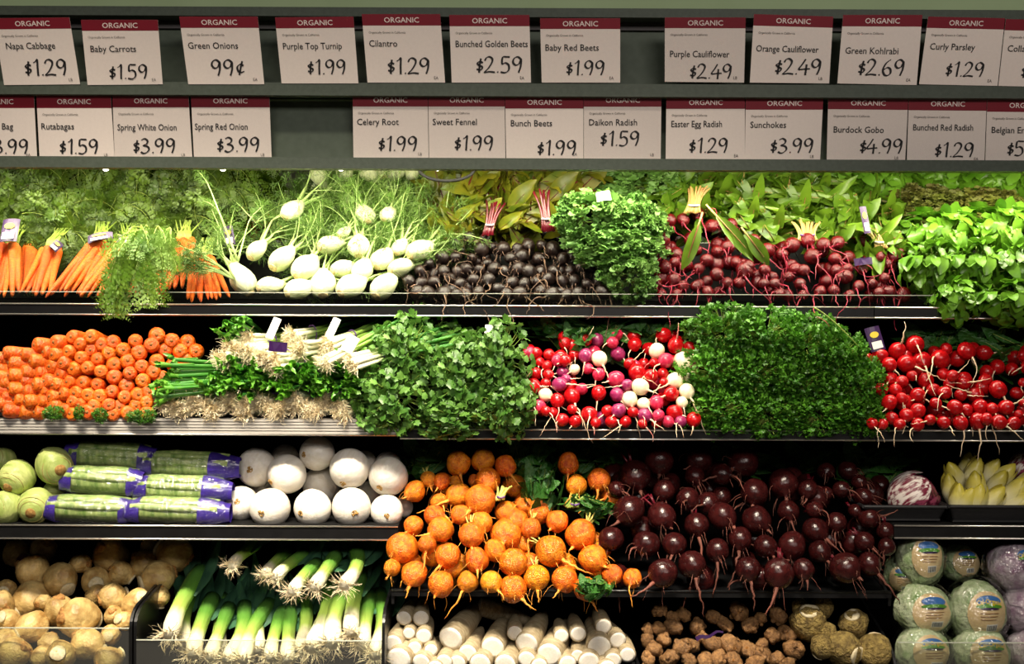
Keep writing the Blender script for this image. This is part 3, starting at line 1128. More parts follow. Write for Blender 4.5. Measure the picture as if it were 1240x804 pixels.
GOLDEN = [(383,113,55,405,205),(493,98,52,475,170),(592,125,50,652,212),(250,183,36,272,240),(312,193,36,280,240),(190,237,48,135,270),(373,195,30),(455,188,28),(515,190,58),
 (385,255,56,195,335),(480,275,68,395,355),(597,330,52,582,372),(672,300,40),(278,345,48),(187,388,44,150,420),(305,408,58,190,435),(395,340,45),(487,375,48),(595,428,70,580,460),
 (440,430,55,450,530),(135,487,70,85,615),(245,470,42,210,690),(338,523,58,250,620),(465,540,55,470,580),(545,500,50),(628,552,62,610,610),(90,575,38,65,630),(187,603,58,150,712),
 (308,647,58,275,710),(425,637,48,325,800),(530,637,50),(625,668,60,728,765),(730,618,58,740,730),(855,625,58,800,710),(822,370,50,780,410),(925,428,68,870,500),(792,500,68,975,605),
 (980,535,62,1050,575),(1065,605,45,1035,680),(950,670,55,1000,768),(1155,622,45),(870,115,50,865,195),(905,210,48,850,300),(1005,185,50,990,290),(705,400,45),(300,285,40)]
root_pile('golden_beet', GOLDEN, (450, 530, .2737), -.055, .10, GOLD_M, GOLDT, GSTUB, 'golden beet', 'beet', 'golden beet pile', 24, 21, hair=3, stubp=.3)
fill_pile('golden_beet', 22, 490, 740, 580, 690, .0, .13, 14, GOLD_M, GOLDT, 'golden beet half hidden behind the front ones of its pile', 'beet', 'half hidden golden beets', 22)
REDB_ = [(255,90,60,250,160),(158,152,66,185,230),(412,90,52,350,125),(588,98,62,390,180),(85,205,35),(135,290,65,60,350),(500,145,45),(275,210,45),(370,245,50),(265,310,58,300,355),(395,150,40),
 (632,215,56,610,290),(745,183,62),(845,205,42,820,265),(915,132,35),(915,222,30),(975,205,36),(1000,130,38),(1045,175,32),(1062,235,40,1105,242),(640,325,58,700,380),(505,310,58,640,440),
 (403,345,50,428,590),(765,290,45),(870,285,36),(955,335,42),(1085,318,42,1200,285),(1150,370,36),(872,365,52,975,455),(65,400,50),(205,420,55),(315,420,48,290,495),(485,445,48,467,630),
 (575,400,50,520,620),(675,430,48),(780,425,58,758,480),(890,450,45,970,560),(1065,410,40,1140,480),(1155,430,36),(990,515,62,1060,565),(1085,500,48,1210,660),(270,535,60,140,632),
 (385,500,55,432,712),(605,520,50,632,690),(728,535,62,670,705),(825,520,45,840,605),(1030,290,30)]
root_pile('red_beet', REDB_, (720, 530, .30645), -.055, .12, BEET_M, BEETT, BSTUB, 'dark red beet', 'beet', 'dark red beet pile', 26, 31, pile='beet pile', hair=5, stubp=.35)
fill_pile('red_beet', 30, 745, 1075, 575, 705, .01, .15, 16, BEET_M, BEETT, 'dark red beet half hidden behind the front ones of its pile', 'beet', 'half hidden dark red beets', 32)

EGG = '''r190,225,30 r252,232,28 p290,258,28 r360,190,35 r424,163,30,460,100 r372,232,28 u423,235,34,405,330 w487,250,37,545,372 p325,262,22,360,275 r210,265,22 r243,283,26 w370,300,26,320,330
u315,313,28 p435,297,26 p485,322,30 p565,345,40,500,362 r190,318,30 r248,325,26,340,355 r175,380,38,250,378 r235,365,24 u300,370,34,470,370 w235,418,32,340,495 r290,445,34 r358,425,38,455,640
p405,392,28,470,372 r485,410,35 u570,418,32 u617,373,28,510,385 r137,452,36 p203,475,34,150,498 r235,495,25 r270,502,25,205,612 r313,537,32 r375,543,30,345,578 r360,487,24 r440,512,40 r470,550,25
r525,495,28 u578,492,34,540,525 r545,545,30 w630,440,37,678,622 w695,462,30 w680,382,40,765,415 w843,352,40,725,405 w898,402,37,990,606 w880,263,45,912,330 w757,213,37 w910,330,28 r845,188,38,858,80
r910,198,30 p800,258,36 r665,315,40,770,380 r630,273,28,700,205 r745,270,24 r730,330,32 r785,320,28 r825,415,36,720,440 p755,455,34,775,520 r645,500,26 u700,515,34,800,590 p765,515,28 r840,503,38,895,520
r755,550,26 p810,545,28 u870,545,28 r930,535,35,915,612 w875,455,28,890,520 r610,545,28,500,620 r690,555,22 r720,205,24 u330,345,24,400,340 r790,360,22'''.split()
root_pile('radish', [tuple(float(q) for q in e[1:].split(',')) for e in EGG], (600, 370, .258), -.02, .08, RAD_M, RADT, RSTUB, 'radish', 'radish', 'mixed radish pile', 13, 41, pile='mixed pile', kinds=[e[0] for e in EGG], ylim=(-.06, .16), stubp=.15, Lrand=(1.5, 4))
fill_pile('radish', 46, 636, 842, 405, 512, .035, .10, 9, RAD_M, RADT, 'radish half hidden behind the front ones of the mixed pile', 'radish', 'half hidden mixed radishes', 42, 'rrrpu')
REDRAD = [(757,172,42),(680,200,38,715,70),(605,222,34),(545,235,28,505,240),(645,260,32,700,330),(720,255,38,905,340),(788,245,42),(870,237,42),(595,280,28),(650,325,32),(610,370,30),(672,372,28),(700,335,28),(745,310,24),
 (805,330,36),(885,305,30),(840,372,30),(770,395,34,740,420),(700,410,26),(645,428,34,610,472),(850,432,26,960,490),(890,385,30),(925,310,25,1000,240),(970,345,30,1090,320),(770,465,34),(720,485,30),(655,497,28,730,538),(615,523,24),(690,525,26),
 (770,525,30),(825,505,25,740,522),(885,517,28),(935,450,34,980,500),(985,460,28),(960,517,32),(1035,510,38,1030,690),(1045,447,34,1135,660),(1025,395,34,900,350),(985,200,40),(1125,370,38,1205,522),(1070,330,30,910,345),(1160,450,34,1240,400),
 (1130,515,32,1240,600),(1195,520,30),(1235,430,20),(1100,455,26),(1235,340,20),(1215,480,20),(910,345,26),(960,395,26,1080,400),(1075,500,26),(570,520,26)]
root_pile('radish', REDRAD, (900, 370, .2742), -.02, .08, RAD_M['r'], RADT, RSTUB, 'round red radish', 'radish', 'red radish pile', 12, 51, pile='red pile', ylim=(-.06, .16), stubp=.15, Lrand=(1.5, 4))
fill_pile('radish', 46, 1062, 1250, 420, 512, .035, .10, 9.5, RAD_M['r'], RADT, 'red radish half hidden behind the front ones of its pile', 'radish', 'half hidden red radishes', 52)

# bright red baby beets on the top shelf
RB = [(600 + a * .2612, 190 + b * .2612, c * .2612) + tuple() for a, b, c in [(935,262,35),(870,290,30),(810,293,30),(775,385,35),(735,428,26),(1155,525,42),(1095,312,28),(1000,320,32),(1045,310,24),(790,440,30),(840,450,30),
 (740,590,32),(825,570,35),(785,510,32),(830,490,26),(1030,440,30),(980,480,32),(1025,545,32),(1115,490,28),(940,520,28),(870,600,28),(930,600,28),(985,625,28),(770,635,25),(840,635,25),(1075,585,28),(1200,385,28)]]
RB += [(900 + a * .2742, 190 + b * .2742, c * .2742) for a, b, c in [(215,390,36),(283,370,34),(355,388,33),(415,380,33),(305,440,36),(105,415,36),(628,395,26),(610,440,24),(668,445,24),(695,420,18),(640,475,24),(405,450,30),
 (460,495,26),(525,495,26),(625,535,24),(570,560,24),(400,590,28),(340,595,28),(430,530,24),(200,530,26),(140,560,26),(95,500,28),(250,560,26),(510,570,26),(160,605,24),(265,610,24),(90,560,26),(170,430,28),(600,600,24),(470,610,24)]]
root_pile('baby_beet', RB, (0, 0, 1), .10, .22, RBEET_M, RBEETT, None, 'bright red baby beet', 'beet', 'bright red beet pile', 14, 61, pile='red pile', Lrand=(3.5, 9.5), hair=3, ylim=(.085, .32), jitter=.75)
fill_pile('baby_beet', 64, 795, 1095, 288, 358, .13, .22, 9, RBEET_M, RBEETT, 'red baby beet half hidden behind the front ones of its pile', 'beet', 'half hidden bright red beets', 62)
# dark baby beets
rr = random.Random(70)
DB = [(300 + a * .2612, 190 + b * .2612, c * .2612) for a, b, c in [(900,470,34),(965,465,28),(940,565,26),(1075,525,26),(1025,375,30),(960,400,26),(800,530,28),(840,495,24),(1100,380,26),(1110,495,26),(1040,470,26),(1160,610,28)]]
for gy in range(6):
    for gx in range(16):
        x, y = 498 + gx * 15.2 + (7 if gy % 2 else 0) + rr.uniform(-3, 3), 285 + gy * 14 + rr.uniform(-3, 3)
        if y < 290 + max(0, (560 - x) * .55) or (x > 700 and y < 292 + (x - 700) * .7) or x > 738:
            continue
        if all((x - a) ** 2 + (y - b) ** 2 > 110 for a, b, _ in DB):
            DB.append((x, y, rr.uniform(6.5, 9.5)))
root_pile('baby_beet', DB, (0, 0, 1), .10, .22, BABY_M, BABYT, None, 'dark brown baby beet', 'beet', 'dark baby beet pile', 14, 71, pile='dark pile', Lrand=(3.5, 9), hair=4, ylim=(.085, .32), jitter=.7)
fill_pile('baby_beet', 30, 510, 730, 300, 355, .13, .24, 8, BABY_M, BABYT, 'dark baby beet half hidden behind the front ones of its pile', 'beet', 'half hidden dark baby beets', 72)

# ------------------------------------------------------------------ white onions
ONP = [(1 * r, z) for r, z in sph_prof(13, length=.96)]
ON_M = ball_meshes('onion_body', ONION, 3, ONP, .04, .9, 24, 0, .03, 8)
mb = MB()
mb.lathe([(.06, -1.02), (.10, -1.0), (.13, -.965), (.16, -.94), (.10, -.90)], 12, .3, 9, 1)
SCAR_ME = mb.mesh('root_scar', SCAR)
ONIONS = [(268,243,120,252,245),(475,275,118,385,315),(655,150,108,585,150),(858,238,123,828,322),(1088,285,118,1045,345),(190,460,110,185,430),(385,470,122,355,485),(637,473,112,578,492),(872,463,120,908,487),(1082,492,100,1092,507),
 (470,175,85),(690,335,115),(330,345,70),(950,195,70),(1090,210,80),(980,380,70),(1180,470,60)]
balls = []
for k, it in enumerate(ONIONS):
    py = 520 + it[1] * .2016
    Y = (.052 if it[1] > 400 else .068 if it[1] > 200 else .085) + (.09 if len(it) == 3 else 0)
    balls.append([P(250 + it[0] * .2016, py, Y), rad(it[2] * .2016, Y)])
relax(balls, .97, ymin=.046, ymax=.33)
rc = rows_of([(a[0], a[1]) for a in ONIONS[:10]], 160)
for k, it in enumerate(ONIONS):
    c, r = balls[k]
    lab = ('white onion, %s from left in %s row down of the white onion heap' % (ORD[rc[k][1]], ORD[rc[k][0]])) if k < 10 else 'white onion mostly hidden behind the front onions of the heap'
    o = thing('white_onion', lab, 'onion', c - Vector((0, 0, r)), 'white onions' if k < 10 else 'hidden white onions')
    if len(it) > 3:
        v = Vector((it[3] - it[0], 0, -(it[4] - it[1]))) / it[2]
        d = Vector((v.x, -math.sqrt(max(.05, 1 - v.length_squared)), v.z))
    else:
        d = Vector((.3, .5, -.5))
    q = aim(-d, k * 1.3)
    shared('bulb', ON_M[k % 3], o, c, q, r)
    shared('root_scar', SCAR_ME, o, c, q, r)

# ------------------------------------------------------------------ loose carrots
mb_ = []
for i in range(3):
    mb = MB()
    r_ = random.Random(80 + i)
    pr = [(.03, -9.0), (.22, -8.4), (.5, -6.5), (.78, -3.5), (.95, -1.2), (1.0, -.5), (.96, -.14), (.84, .02), (.62, .10), (.44, .11)]
    mb.lathe(pr, 14, .06, .7, i * 2.3, fine=.02)
    mb_.append(mb.mesh('carrot_body', CARR))
mb = MB()
mb.lathe([(.60, .085), (.46, .122), (.30, .10), (.24, .115)], 12, .1, 4, 1)
CROWN_ME = mb.mesh('crown_ring', CARRX)
mb = MB()
mb.lathe([(.26, .09), (.22, .15), (.08, .19)], 8, .2, 4, 2)
CORE_ME = mb.mesh('stem_scar', CARRC)
CARROTS = [(335,147),(425,145),(370,180),(255,172),(165,185),(475,182),(530,170),(635,165),(735,138),(805,165),(205,218),(248,230),(315,215),(425,208),(510,222),(580,207),(655,220),(710,183),(775,207),(845,213),(20,222),(105,228),(375,243),(455,250),
 (535,275),(600,258),(665,285),(735,260),(145,262),(45,270),(235,285),(290,270),(340,297),(405,292),(470,310),(535,335),(610,318),(670,352),(815,275),(720,310),(165,315),(105,312),(45,325),(100,354),(275,322),(315,358),(210,355),(160,370),(250,372),
 (385,360),(455,370),(525,402),(595,375),(0,362),(45,388),(115,400),(190,398),(350,412),(285,412),(410,420),(465,425),(585,430),(650,417),(235,425),(10,430),(70,440),(120,450),(180,447),(335,450),(370,465),(440,470),(510,467),(560,475),(640,470),
 (690,455),(20,490),(95,500),(165,500),(240,472),(295,492),(330,507),(410,500),(460,507),(530,510),(600,503),(700,405),(880,170),(920,215),(870,255),(690,505),(-30,250),(-30,300),(-25,335),(-30,400),(-30,460),(760,340),(760,400)]
rc = rows_of(CARROTS, 37)
rr = random.Random(81)
for k, (a, b) in enumerate(CARROTS):
    px, py = a * .258, 370 + b * .258
    Y = -.005 + (505 - py) / 100 * .035 + rr.uniform(-.004, .006)
    if a > 690:
        Y += (a - 690) / 250 * .06
    c = P(px, py, Y)
    f = min(1, max(0, (a - 40) / 520))
    d = Vector((-.85 + 1.12 * f + rr.uniform(-.06, .06), -.55 - .45 * f, .10 + rr.uniform(-.04, .04))).normalized()
    r = rad(rr.uniform(8.6, 10.2), Y)
    o = thing('carrot', 'loose carrot end, %s from left in %s row down of the stacked carrots' % (ORD[rc[k][1]], ORD[rc[k][0]]), 'carrot', c - Vector((0, 0, r)), 'stacked carrots')
    q = aim(d, rr.uniform(0, 6))
    shared('carrot_body', mb_[k % 3], o, c, q, (r, r, r * (1.6 if f > .5 else 1.5)))
    shared('crown_ring', CROWN_ME, o, c, q, (r, r, r * 1.5))
    shared('stem_scar', CORE_ME, o, c, q, (r, r, r * 1.5))


# ------------------------------------------------------------------ leafy growth
OVAL = lambda t: math.sin(math.pi * min(1, .06 + .94 * t)) ** .75 if t < 1 else .02
SPOON = lambda t: .10 if t < .2 else max(.03, math.sin(math.pi * (t - .12) / .90) ** .7)
STRAP = lambda t: (.5 + .5 * math.sin(math.pi * t)) * (1 - .8 * t ** 3)


def hemi(r, back=.25):
    """Random unit vector on the side facing the viewer and up."""
    while True:
        v = rv(r)
        l = v.length
        if .1 < l < 1:
            v /= l
            if v.y < back:
                return v


def mound_leaves(kind, seed, rx=.07, ry=.05, rz=.065, n=None):
    """Leaves of one bunch seen from its leafy end, in metres, facing -y."""
    r = random.Random(seed)
    mb, st = MB(), MB()
    ax = Vector((rx, ry, rz))

    def surf(depth):
        v = hemi(r)
        k = r.uniform(1 - depth, 1.08)
        lump = 1 + .16 * noise.noise(v * 2.3 + Vector((seed, 0, 0)))
        p = Vector((v.x * ax.x, v.y * ax.y, v.z * ax.z)) * (k * lump)
        nn = Vector((v.x / ax.x, v.y / ax.y, v.z / ax.z)).normalized()
        return p, nn
    if kind == 'parsley':
        for _ in range(n or 150):
            p, nn = surf(.32)
            for _ in range(8):
                q = p + rv(r, .0095)
                d = (nn * .9 + rv(r, .9) + Vector((0, 0, .2))).normalized()
                mb.fan(q, d, (rv(r, 1) + nn * .8).normalized(), r.uniform(.006, .0105), 7, .28, .34, r)
            st.tube([p * .3, p * .75, p], [.0012, .001, .0007], 4, False)
    elif kind == 'cilantro':
        for _ in range(n or 140):
            p, nn = surf(.36)
            st.tube([p * .3 + rv(r, .006), p * .75, p], [.0012, .001, .0008], 4, False)
            for _ in range(3):
                q = p + rv(r, .009)
                d = (nn * .5 + rv(r, .8) + Vector((0, 0, -.25))).normalized()
                mb.fan(q, d, (nn + rv(r, .6)).normalized(), r.uniform(.010, .018), 10, .16, .10, r)
    elif kind == 'kale':
        for _ in range(n or 85):
            p, nn = surf(.22)
            for _ in range(10):
                q = p + rv(r, .010)
                d = (nn * .8 + rv(r, .8)).normalized()
                mb.fan(q, d, (nn + rv(r, .9)).normalized(), r.uniform(.010, .017), 11, .16, .42, r)
        for _ in range(12):
            p, nn = surf(.4)
            mb.leaf(p * .6, nn, (nn.orthogonal() + Vector((0, 0, .5))).normalized(), .05, .016, OVAL, .5, .3, 5, .4, r)
            st.tube([p * .15, p * .5, p * .85], [.002, .0016, .001], 5, False)
    elif kind == 'spinach':
        for _ in range(n or 150):
            p, nn = surf(.45)
            tang = Vector((0, 0, -1)) - nn * (-nn.z)
            d = (tang * .75 + nn * .55 + rv(r, .5)).normalized()
            L = r.uniform(.038, .066)
            mb.leaf(p - d * L * .4, d, (nn + Vector((0, 0, .5)) + rv(r, .35)).normalized(), L, r.uniform(.009, .0165), SPOON, r.uniform(.1, 1.7), r.uniform(-.1, .6), 7, .22, r)
            st.tube([p * .15 + Vector((0, .01, .02)), p * .55, p - d * L * .38], [.0013, .0012, .001], 4, False)
    elif kind == 'chard':
        for _ in range(n or 40):
            p, nn = surf(.5)
            d = (Vector((nn.x * .6, -.25, r.uniform(-.5, .9))) + rv(r, .4)).normalized()
            L = r.uniform(.07, .125)
            mb.leaf(p - d * L * .4, d, (nn + rv(r, .5)).normalized(), L, r.uniform(.011, .022), OVAL, r.uniform(.0, 1.3), r.uniform(-.2, .6), 9, .24, r)
            st.tube([p * .1, p * .5, p - d * L * .4, p + d * L * .15], [.002, .0018, .0014, .0006], 5, False)
    return mb, st


def frond(mb, st, p, d, nrm, L, r, nodes=9, thick=.0011):
    """Feathery pinnate leaf hanging along a drooping rib."""
    pts = wander(p, d, L, r, nodes, .16, .12)
    st.tube(pts, taper(thick, nodes, .35), 4, False)
    for i in range(2, nodes + 1):
        t = i / nodes
        ax = (pts[i] - pts[i - 1]).normalized()
        sd = ax.cross(nrm).normalized()
        ln = L * .36 * math.sin(math.pi * min(1, .18 + .80 * (1.08 - t)))
        for s in (-1, 1):
            dd = (sd * s + ax * .55 + rv(r, .25)).normalized()
            e = pts[i] + dd * ln
            m = 5
            for j in range(1, m + 1):
                u = j / m
                c = pts[i] + dd * (ln * u) + Vector((0, 0, -ln * .12 * u * u))
                w = ln * .36 * (1.15 - u)
                for s2 in (-1, 1):
                    d2 = (dd * .7 + dd.cross(nrm) * s2 + rv(r, .3)).normalized()
                    b = d2.cross(nrm).normalized() * (w * .32)
                    k = len(mb.v)
                    mb.v += [c, c + d2 * w * .55 + b, c + d2 * w * 1.15, c + d2 * w * .55 - b]
                    mb.f.append((k, k + 1, k + 2, k + 3))
                    mb.mi.append(0)


def feathers(mb, st, p, d, L, r, nb=7):
    """Fennel frond: fine threads on a thin stalk."""
    pts = wander(p, d, L, r, 7, .06, .14)
    st.tube(pts, taper(.0016, 7, .4), 5, False)
    for i in range(2, 8):
        ax = (pts[i] - pts[i - 1]).normalized()
        for _ in range(3):
            b = (ax * .7 + rv(r, .9)).normalized()
            bl = L * r.uniform(.16, .30)
            q = pts[i] + b * bl * .4
            mb.ribbon([pts[i], q], .0005, TOCAM)
            for _ in range(6):
                c = pts[i] + b * bl * r.uniform(.2, .9)
                e = (b * .6 + rv(r, .9)).normalized()
                l2 = r.uniform(.010, .022)
                mb.ribbon([c, c + e * l2 * .5, c + e * l2 + Vector((0, 0, -.002))], .00045, (TOCAM + rv(r, .4)).normalized())


VAR = {}


def variants(kind, k=3, **kw):
    lm, sm = {'parsley': (LPARS, STEMG), 'cilantro': (LCIL, STEMG), 'kale': (LKALE, STEMG), 'spinach': (LSPIN, STEMG), 'chard': (LCHARD, STEMP), 'beetleaf': (LYEL, STEMR), 'darkleaf': (LDARK, STEMG), 'wilted': (LFOLD, STEMY)}[kind]
    base = {'beetleaf': 'chard', 'darkleaf': 'chard', 'wilted': 'kale'}.get(kind, kind)
    VAR[kind] = []
    for i in range(k):
        a, b = mound_leaves(base, 100 + i * 7 + len(kind), **kw)
        VAR[kind].append((a.mesh(kind + '_leaves', lm), b.mesh(kind + '_stems', sm)))


for k_ in ('parsley', 'cilantro', 'kale', 'spinach', 'chard', 'beetleaf', 'darkleaf', 'wilted'):
    variants(k_)
rr = random.Random(90)


def bunch(kind, name, label, cat, px, py, Y, wpx, hpx, group=None, dep=.05, tilt=0.0, vi=None):
    """A leafy bunch about wpx by hpx photo pixels across."""
    c = P(px, py, Y)
    rx, rz = rad(wpx / 2, Y), rad(hpx / 2, Y)
    a, b = VAR[kind][rr.randrange(3) if vi is None else vi]
    o = thing(name, label, cat, c - Vector((0, 0, rz)), group)
    q = Quaternion((0, 1, 0), tilt)
    sc = (rx / .07, dep / .05, rz / .065)
    shared('leaves', a, o, c, q, sc)
    shared('stems', b, o, c, q, sc)
    return o


# curly parsley on the middle shelf: bunches stacked to a wall of leaf
PP = [(878, 404), (928, 410), (976, 422), (1014, 436), (866, 452), (916, 456), (966, 464), (1034, 468), (872, 498), (930, 502), (990, 500), (1040, 502)]
rc = rows_of(PP, 46)
for k, (x, y) in enumerate(PP):
    bunch('parsley', 'parsley_bunch', 'bunch of dark curly parsley, %s from left in %s layer down of its stack' % (ORD[rc[k][1]], ORD[rc[k][0]]), 'parsley',
          x, y, .035 + (505 - y) / 100 * .02, 84 + (k * 7) % 12 if x < 1010 else 66, 66 + (k * 5) % 14 if y < 490 else 54, 'stacked curly parsley bunches', .055)
# cilantro
for k, (x, y, w, h, Y, lb) in enumerate([(492, 425, 76, 78, .02, 'upper bunch of cilantro leaves next to the green onions'), (480, 480, 88, 84, .005, 'lower bunch of cilantro leaves hanging over the shelf edge by the onions'),
                                      (560, 462, 86, 90, .03, 'middle bunch of cilantro between the two taller cilantro heaps'), (552, 505, 84, 50, .012, 'bottom bunch of cilantro drooping over the black shelf edge'),
                                      (606, 436, 76, 84, .02, 'upper bunch of cilantro leaves beside the mixed radishes'), (612, 488, 72, 74, .005, 'lower bunch of cilantro leaves beside the mixed radishes'),
                                      (540, 420, 90, 60, .12, 'shaded bunch of cilantro set back behind the others')]):
    bunch('cilantro', 'cilantro_bunch', lb, 'cilantro', x, y, Y, w, h, 'cilantro bunches', .05)
# curly kale on the top shelf
for x, y, w, h, Y, lb in [(722, 268, 84, 62, .14, 'upper bunch of pale curly kale under the white tag'), (768, 272, 64, 60, .15, 'upper bunch of pale curly kale touching the red beets'), (745, 300, 92, 50, .125, 'middle bunch of pale curly kale between the beet piles'),
                          (762, 334, 62, 54, .11, 'lower bunch of curly kale on the shelf between the beet piles'), (790, 225, 110, 60, .33, 'dark bunch of curly kale at the back under the canopy')]:
    bunch('kale', 'kale_bunch', lb, 'kale', x, y, Y, w, h, 'curly kale bunches', .05)
# spinach at the end of the top shelf
SPN = [(1140, 284, 84, 62, .17), (1206, 280, 84, 66, .18), (1262, 290, 80, 80, .18), (1126, 326, 70, 66, .12), (1180, 326, 84, 70, .125), (1238, 330, 84, 74, .12), (1160, 362, 66, 50, .085), (1218, 366, 84, 52, .08), (1262, 372, 60, 60, .08)]
rc = rows_of(SPN, 40)
for k, (x, y, w, h, Y) in enumerate(SPN):
    bunch('spinach', 'spinach_bunch', 'bunch of glossy spinach, %s from left in %s layer down of the spinach heap' % (ORD[rc[k][1]], ORD[rc[k][0]]), 'spinach', x, y, Y, w, h, 'spinach bunches', .055)
BKS = [(1070, 222, 90, 60, .34), (1140, 214, 90, 44, .35), (1210, 220, 90, 56, .34), (1275, 228, 80, 60, .34), (1085, 272, 70, 50, .33), (960, 216, 110, 56, .36), (880, 214, 110, 56, .36), (1010, 214, 90, 52, .36)]
for k, (x, y, w, h, Y) in enumerate(BKS):
    bunch('spinach', 'spinach_bunch', 'leafy bunch laid at the back of the top shelf, %s from left' % ORD[sorted(b[0] * 1000 + b[1] for b in BKS).index(x * 1000 + y)], 'greens', x, y, Y, w, h, 'back row greens', .05)
for x, y, w, h, lb in ((1120, 246, 84, 40, 'brownish root ends of spinach bunches lying behind the spinach'), (1190, 252, 84, 40, 'brownish root ends of more spinach bunches near the case end')):
    bunch('wilted', 'spinach_bunch', lb, 'spinach', x, y, .30, w, h, None, .04)
# yellowing beet leaves over the dark baby beets, bright leaves over the red ones
BL = [(555, 240, 90, 80, .32), (600, 232, 90, 80, .35), (640, 250, 84, 84, .33), (690, 238, 90, 80, .34), (570, 268, 70, 50, .27), (625, 275, 70, 46, .26), (585, 214, 80, 50, .36), (650, 212, 80, 50, .36), (712, 216, 70, 50, .36), (545, 280, 60, 50, .26)]
for k, (x, y, w, h, Y) in enumerate(BL):
    bunch('beetleaf', 'beet_greens', 'yellow green red-veined beet tops behind the dark baby beets, %s from left' % ORD[sorted(b[0] * 1000 + b[1] for b in BL).index(x * 1000 + y)], 'beet greens', x, y, Y, w, h, 'tops of the dark baby beets', .05)
CH = [(850, 240, 90, 50, .30), (905, 244, 90, 60, .30), (960, 250, 90, 60, .30), (1010, 255, 80, 60, .30), (830, 262, 70, 50, .27), (1050, 262, 70, 60, .28), (930, 275, 80, 50, .26), (1020, 290, 70, 50, .24), (985, 228, 80, 40, .33), (830, 222, 90, 46, .34), (1068, 300, 60, 60, .2), (900, 262, 80, 44, .26)]
for k, (x, y, w, h, Y) in enumerate(CH):
    bunch('chard', 'beet_greens', 'bright green beet tops behind the red baby beets, %s from left' % ORD[sorted(b[0] * 1000 + b[1] for b in CH).index(x * 1000 + y)], 'beet greens', x, y, Y, w, h, 'tops of the bright red beets', .05)
# dark leaves in the shade of the lower shelves
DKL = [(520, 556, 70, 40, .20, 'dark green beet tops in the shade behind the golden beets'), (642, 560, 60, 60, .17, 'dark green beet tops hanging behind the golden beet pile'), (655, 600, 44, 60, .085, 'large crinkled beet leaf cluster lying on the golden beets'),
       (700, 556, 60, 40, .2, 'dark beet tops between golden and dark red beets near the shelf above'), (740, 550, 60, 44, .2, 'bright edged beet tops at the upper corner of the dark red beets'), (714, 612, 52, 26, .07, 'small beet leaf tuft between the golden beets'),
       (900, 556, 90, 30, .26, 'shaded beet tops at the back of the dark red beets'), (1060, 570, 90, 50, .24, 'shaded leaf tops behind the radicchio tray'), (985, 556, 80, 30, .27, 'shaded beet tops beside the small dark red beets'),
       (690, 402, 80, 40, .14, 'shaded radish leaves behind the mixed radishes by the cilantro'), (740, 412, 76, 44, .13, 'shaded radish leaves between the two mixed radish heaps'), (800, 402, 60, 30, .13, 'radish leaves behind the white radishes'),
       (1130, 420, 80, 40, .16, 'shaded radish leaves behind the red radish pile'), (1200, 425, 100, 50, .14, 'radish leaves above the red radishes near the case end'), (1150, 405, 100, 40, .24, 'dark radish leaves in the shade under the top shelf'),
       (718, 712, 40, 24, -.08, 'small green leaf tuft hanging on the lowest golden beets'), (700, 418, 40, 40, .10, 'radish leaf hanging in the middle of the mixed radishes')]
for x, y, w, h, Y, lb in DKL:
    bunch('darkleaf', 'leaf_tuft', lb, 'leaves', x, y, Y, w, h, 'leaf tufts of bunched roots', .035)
for x, y, w, lb in [(65, 500, 24, 'sprig of dark curly parsley lying under the carrot stack, first along the shelf edge'), (96, 500, 12, 'tiny sprig of dark curly parsley beside the first sprig on the pale shelf edge'), (121, 503, 16, 'small sprig of dark curly parsley in front of the middle carrots'), (172, 504, 34, 'wide sprig of dark curly parsley by the green onion roots')]:
    bunch('parsley', 'parsley_sprig', lb, 'parsley', x, y, -.012, w, 16, 'parsley sprigs on the shelf edge', .012)

# ------------------------------------------------------------------ feathery carrot tops and bunched carrots
FR = []
for i in range(4):
    r = random.Random(200 + i)
    mb, st = MB(), MB()
    for _ in range(15):
        p = Vector((r.uniform(-.05, .05), r.uniform(-.01, .03), r.uniform(-.02, .05)))
        d = Vector((r.uniform(-1, 1), r.uniform(-.9, 0), r.uniform(-.8, .6)))
        frond(mb, st, p, d, (TOCAM + rv(r, .5)).normalized(), r.uniform(.07, .13), r)
    FR.append((mb.mesh('feathery_leaves', LFROND), st.mesh('leaf_ribs', STEMG)))
CT = []
for gy, (y, Y) in enumerate([(212, .35), (242, .31), (272, .27), (296, .23)]):
    for gx in range(7):
        x = -5 + gx * 48 + (24 if gy % 2 else 0)
        if x < 300 - gy * 14:
            CT.append((x, y, Y))
rc = rows_of([(a, b) for a, b, _ in CT], 26)
for k, (x, y, Y) in enumerate(CT):
    c = P(x, y, Y)
    o = thing('carrot_greens', 'feathery carrot tops, %s from left in %s tier down above the bunched carrots' % (ORD[rc[k][1]], ORD[rc[k][0]]), 'carrot tops', c - Vector((0, 0, .05)), 'feathery carrot tops')
    q = Quaternion((0, 1, 0), rr.uniform(-.5, .5))
    a, b = FR[k % 4]
    shared('feathery_leaves', a, o, c, q, .85)
    shared('leaf_ribs', b, o, c, q, .85)

CB_M = []
for i in range(2):
    mb = MB()
    mb.lathe([(.10, -17), (.34, -16.2), (.56, -13.5), (.74, -8), (.92, -3), (1.0, -.7), (.9, -.1), (.6, .25), (.3, .3)], 10, .07, .5, i * 3.1)
    CB_M.append(mb.mesh('carrot', CARR))


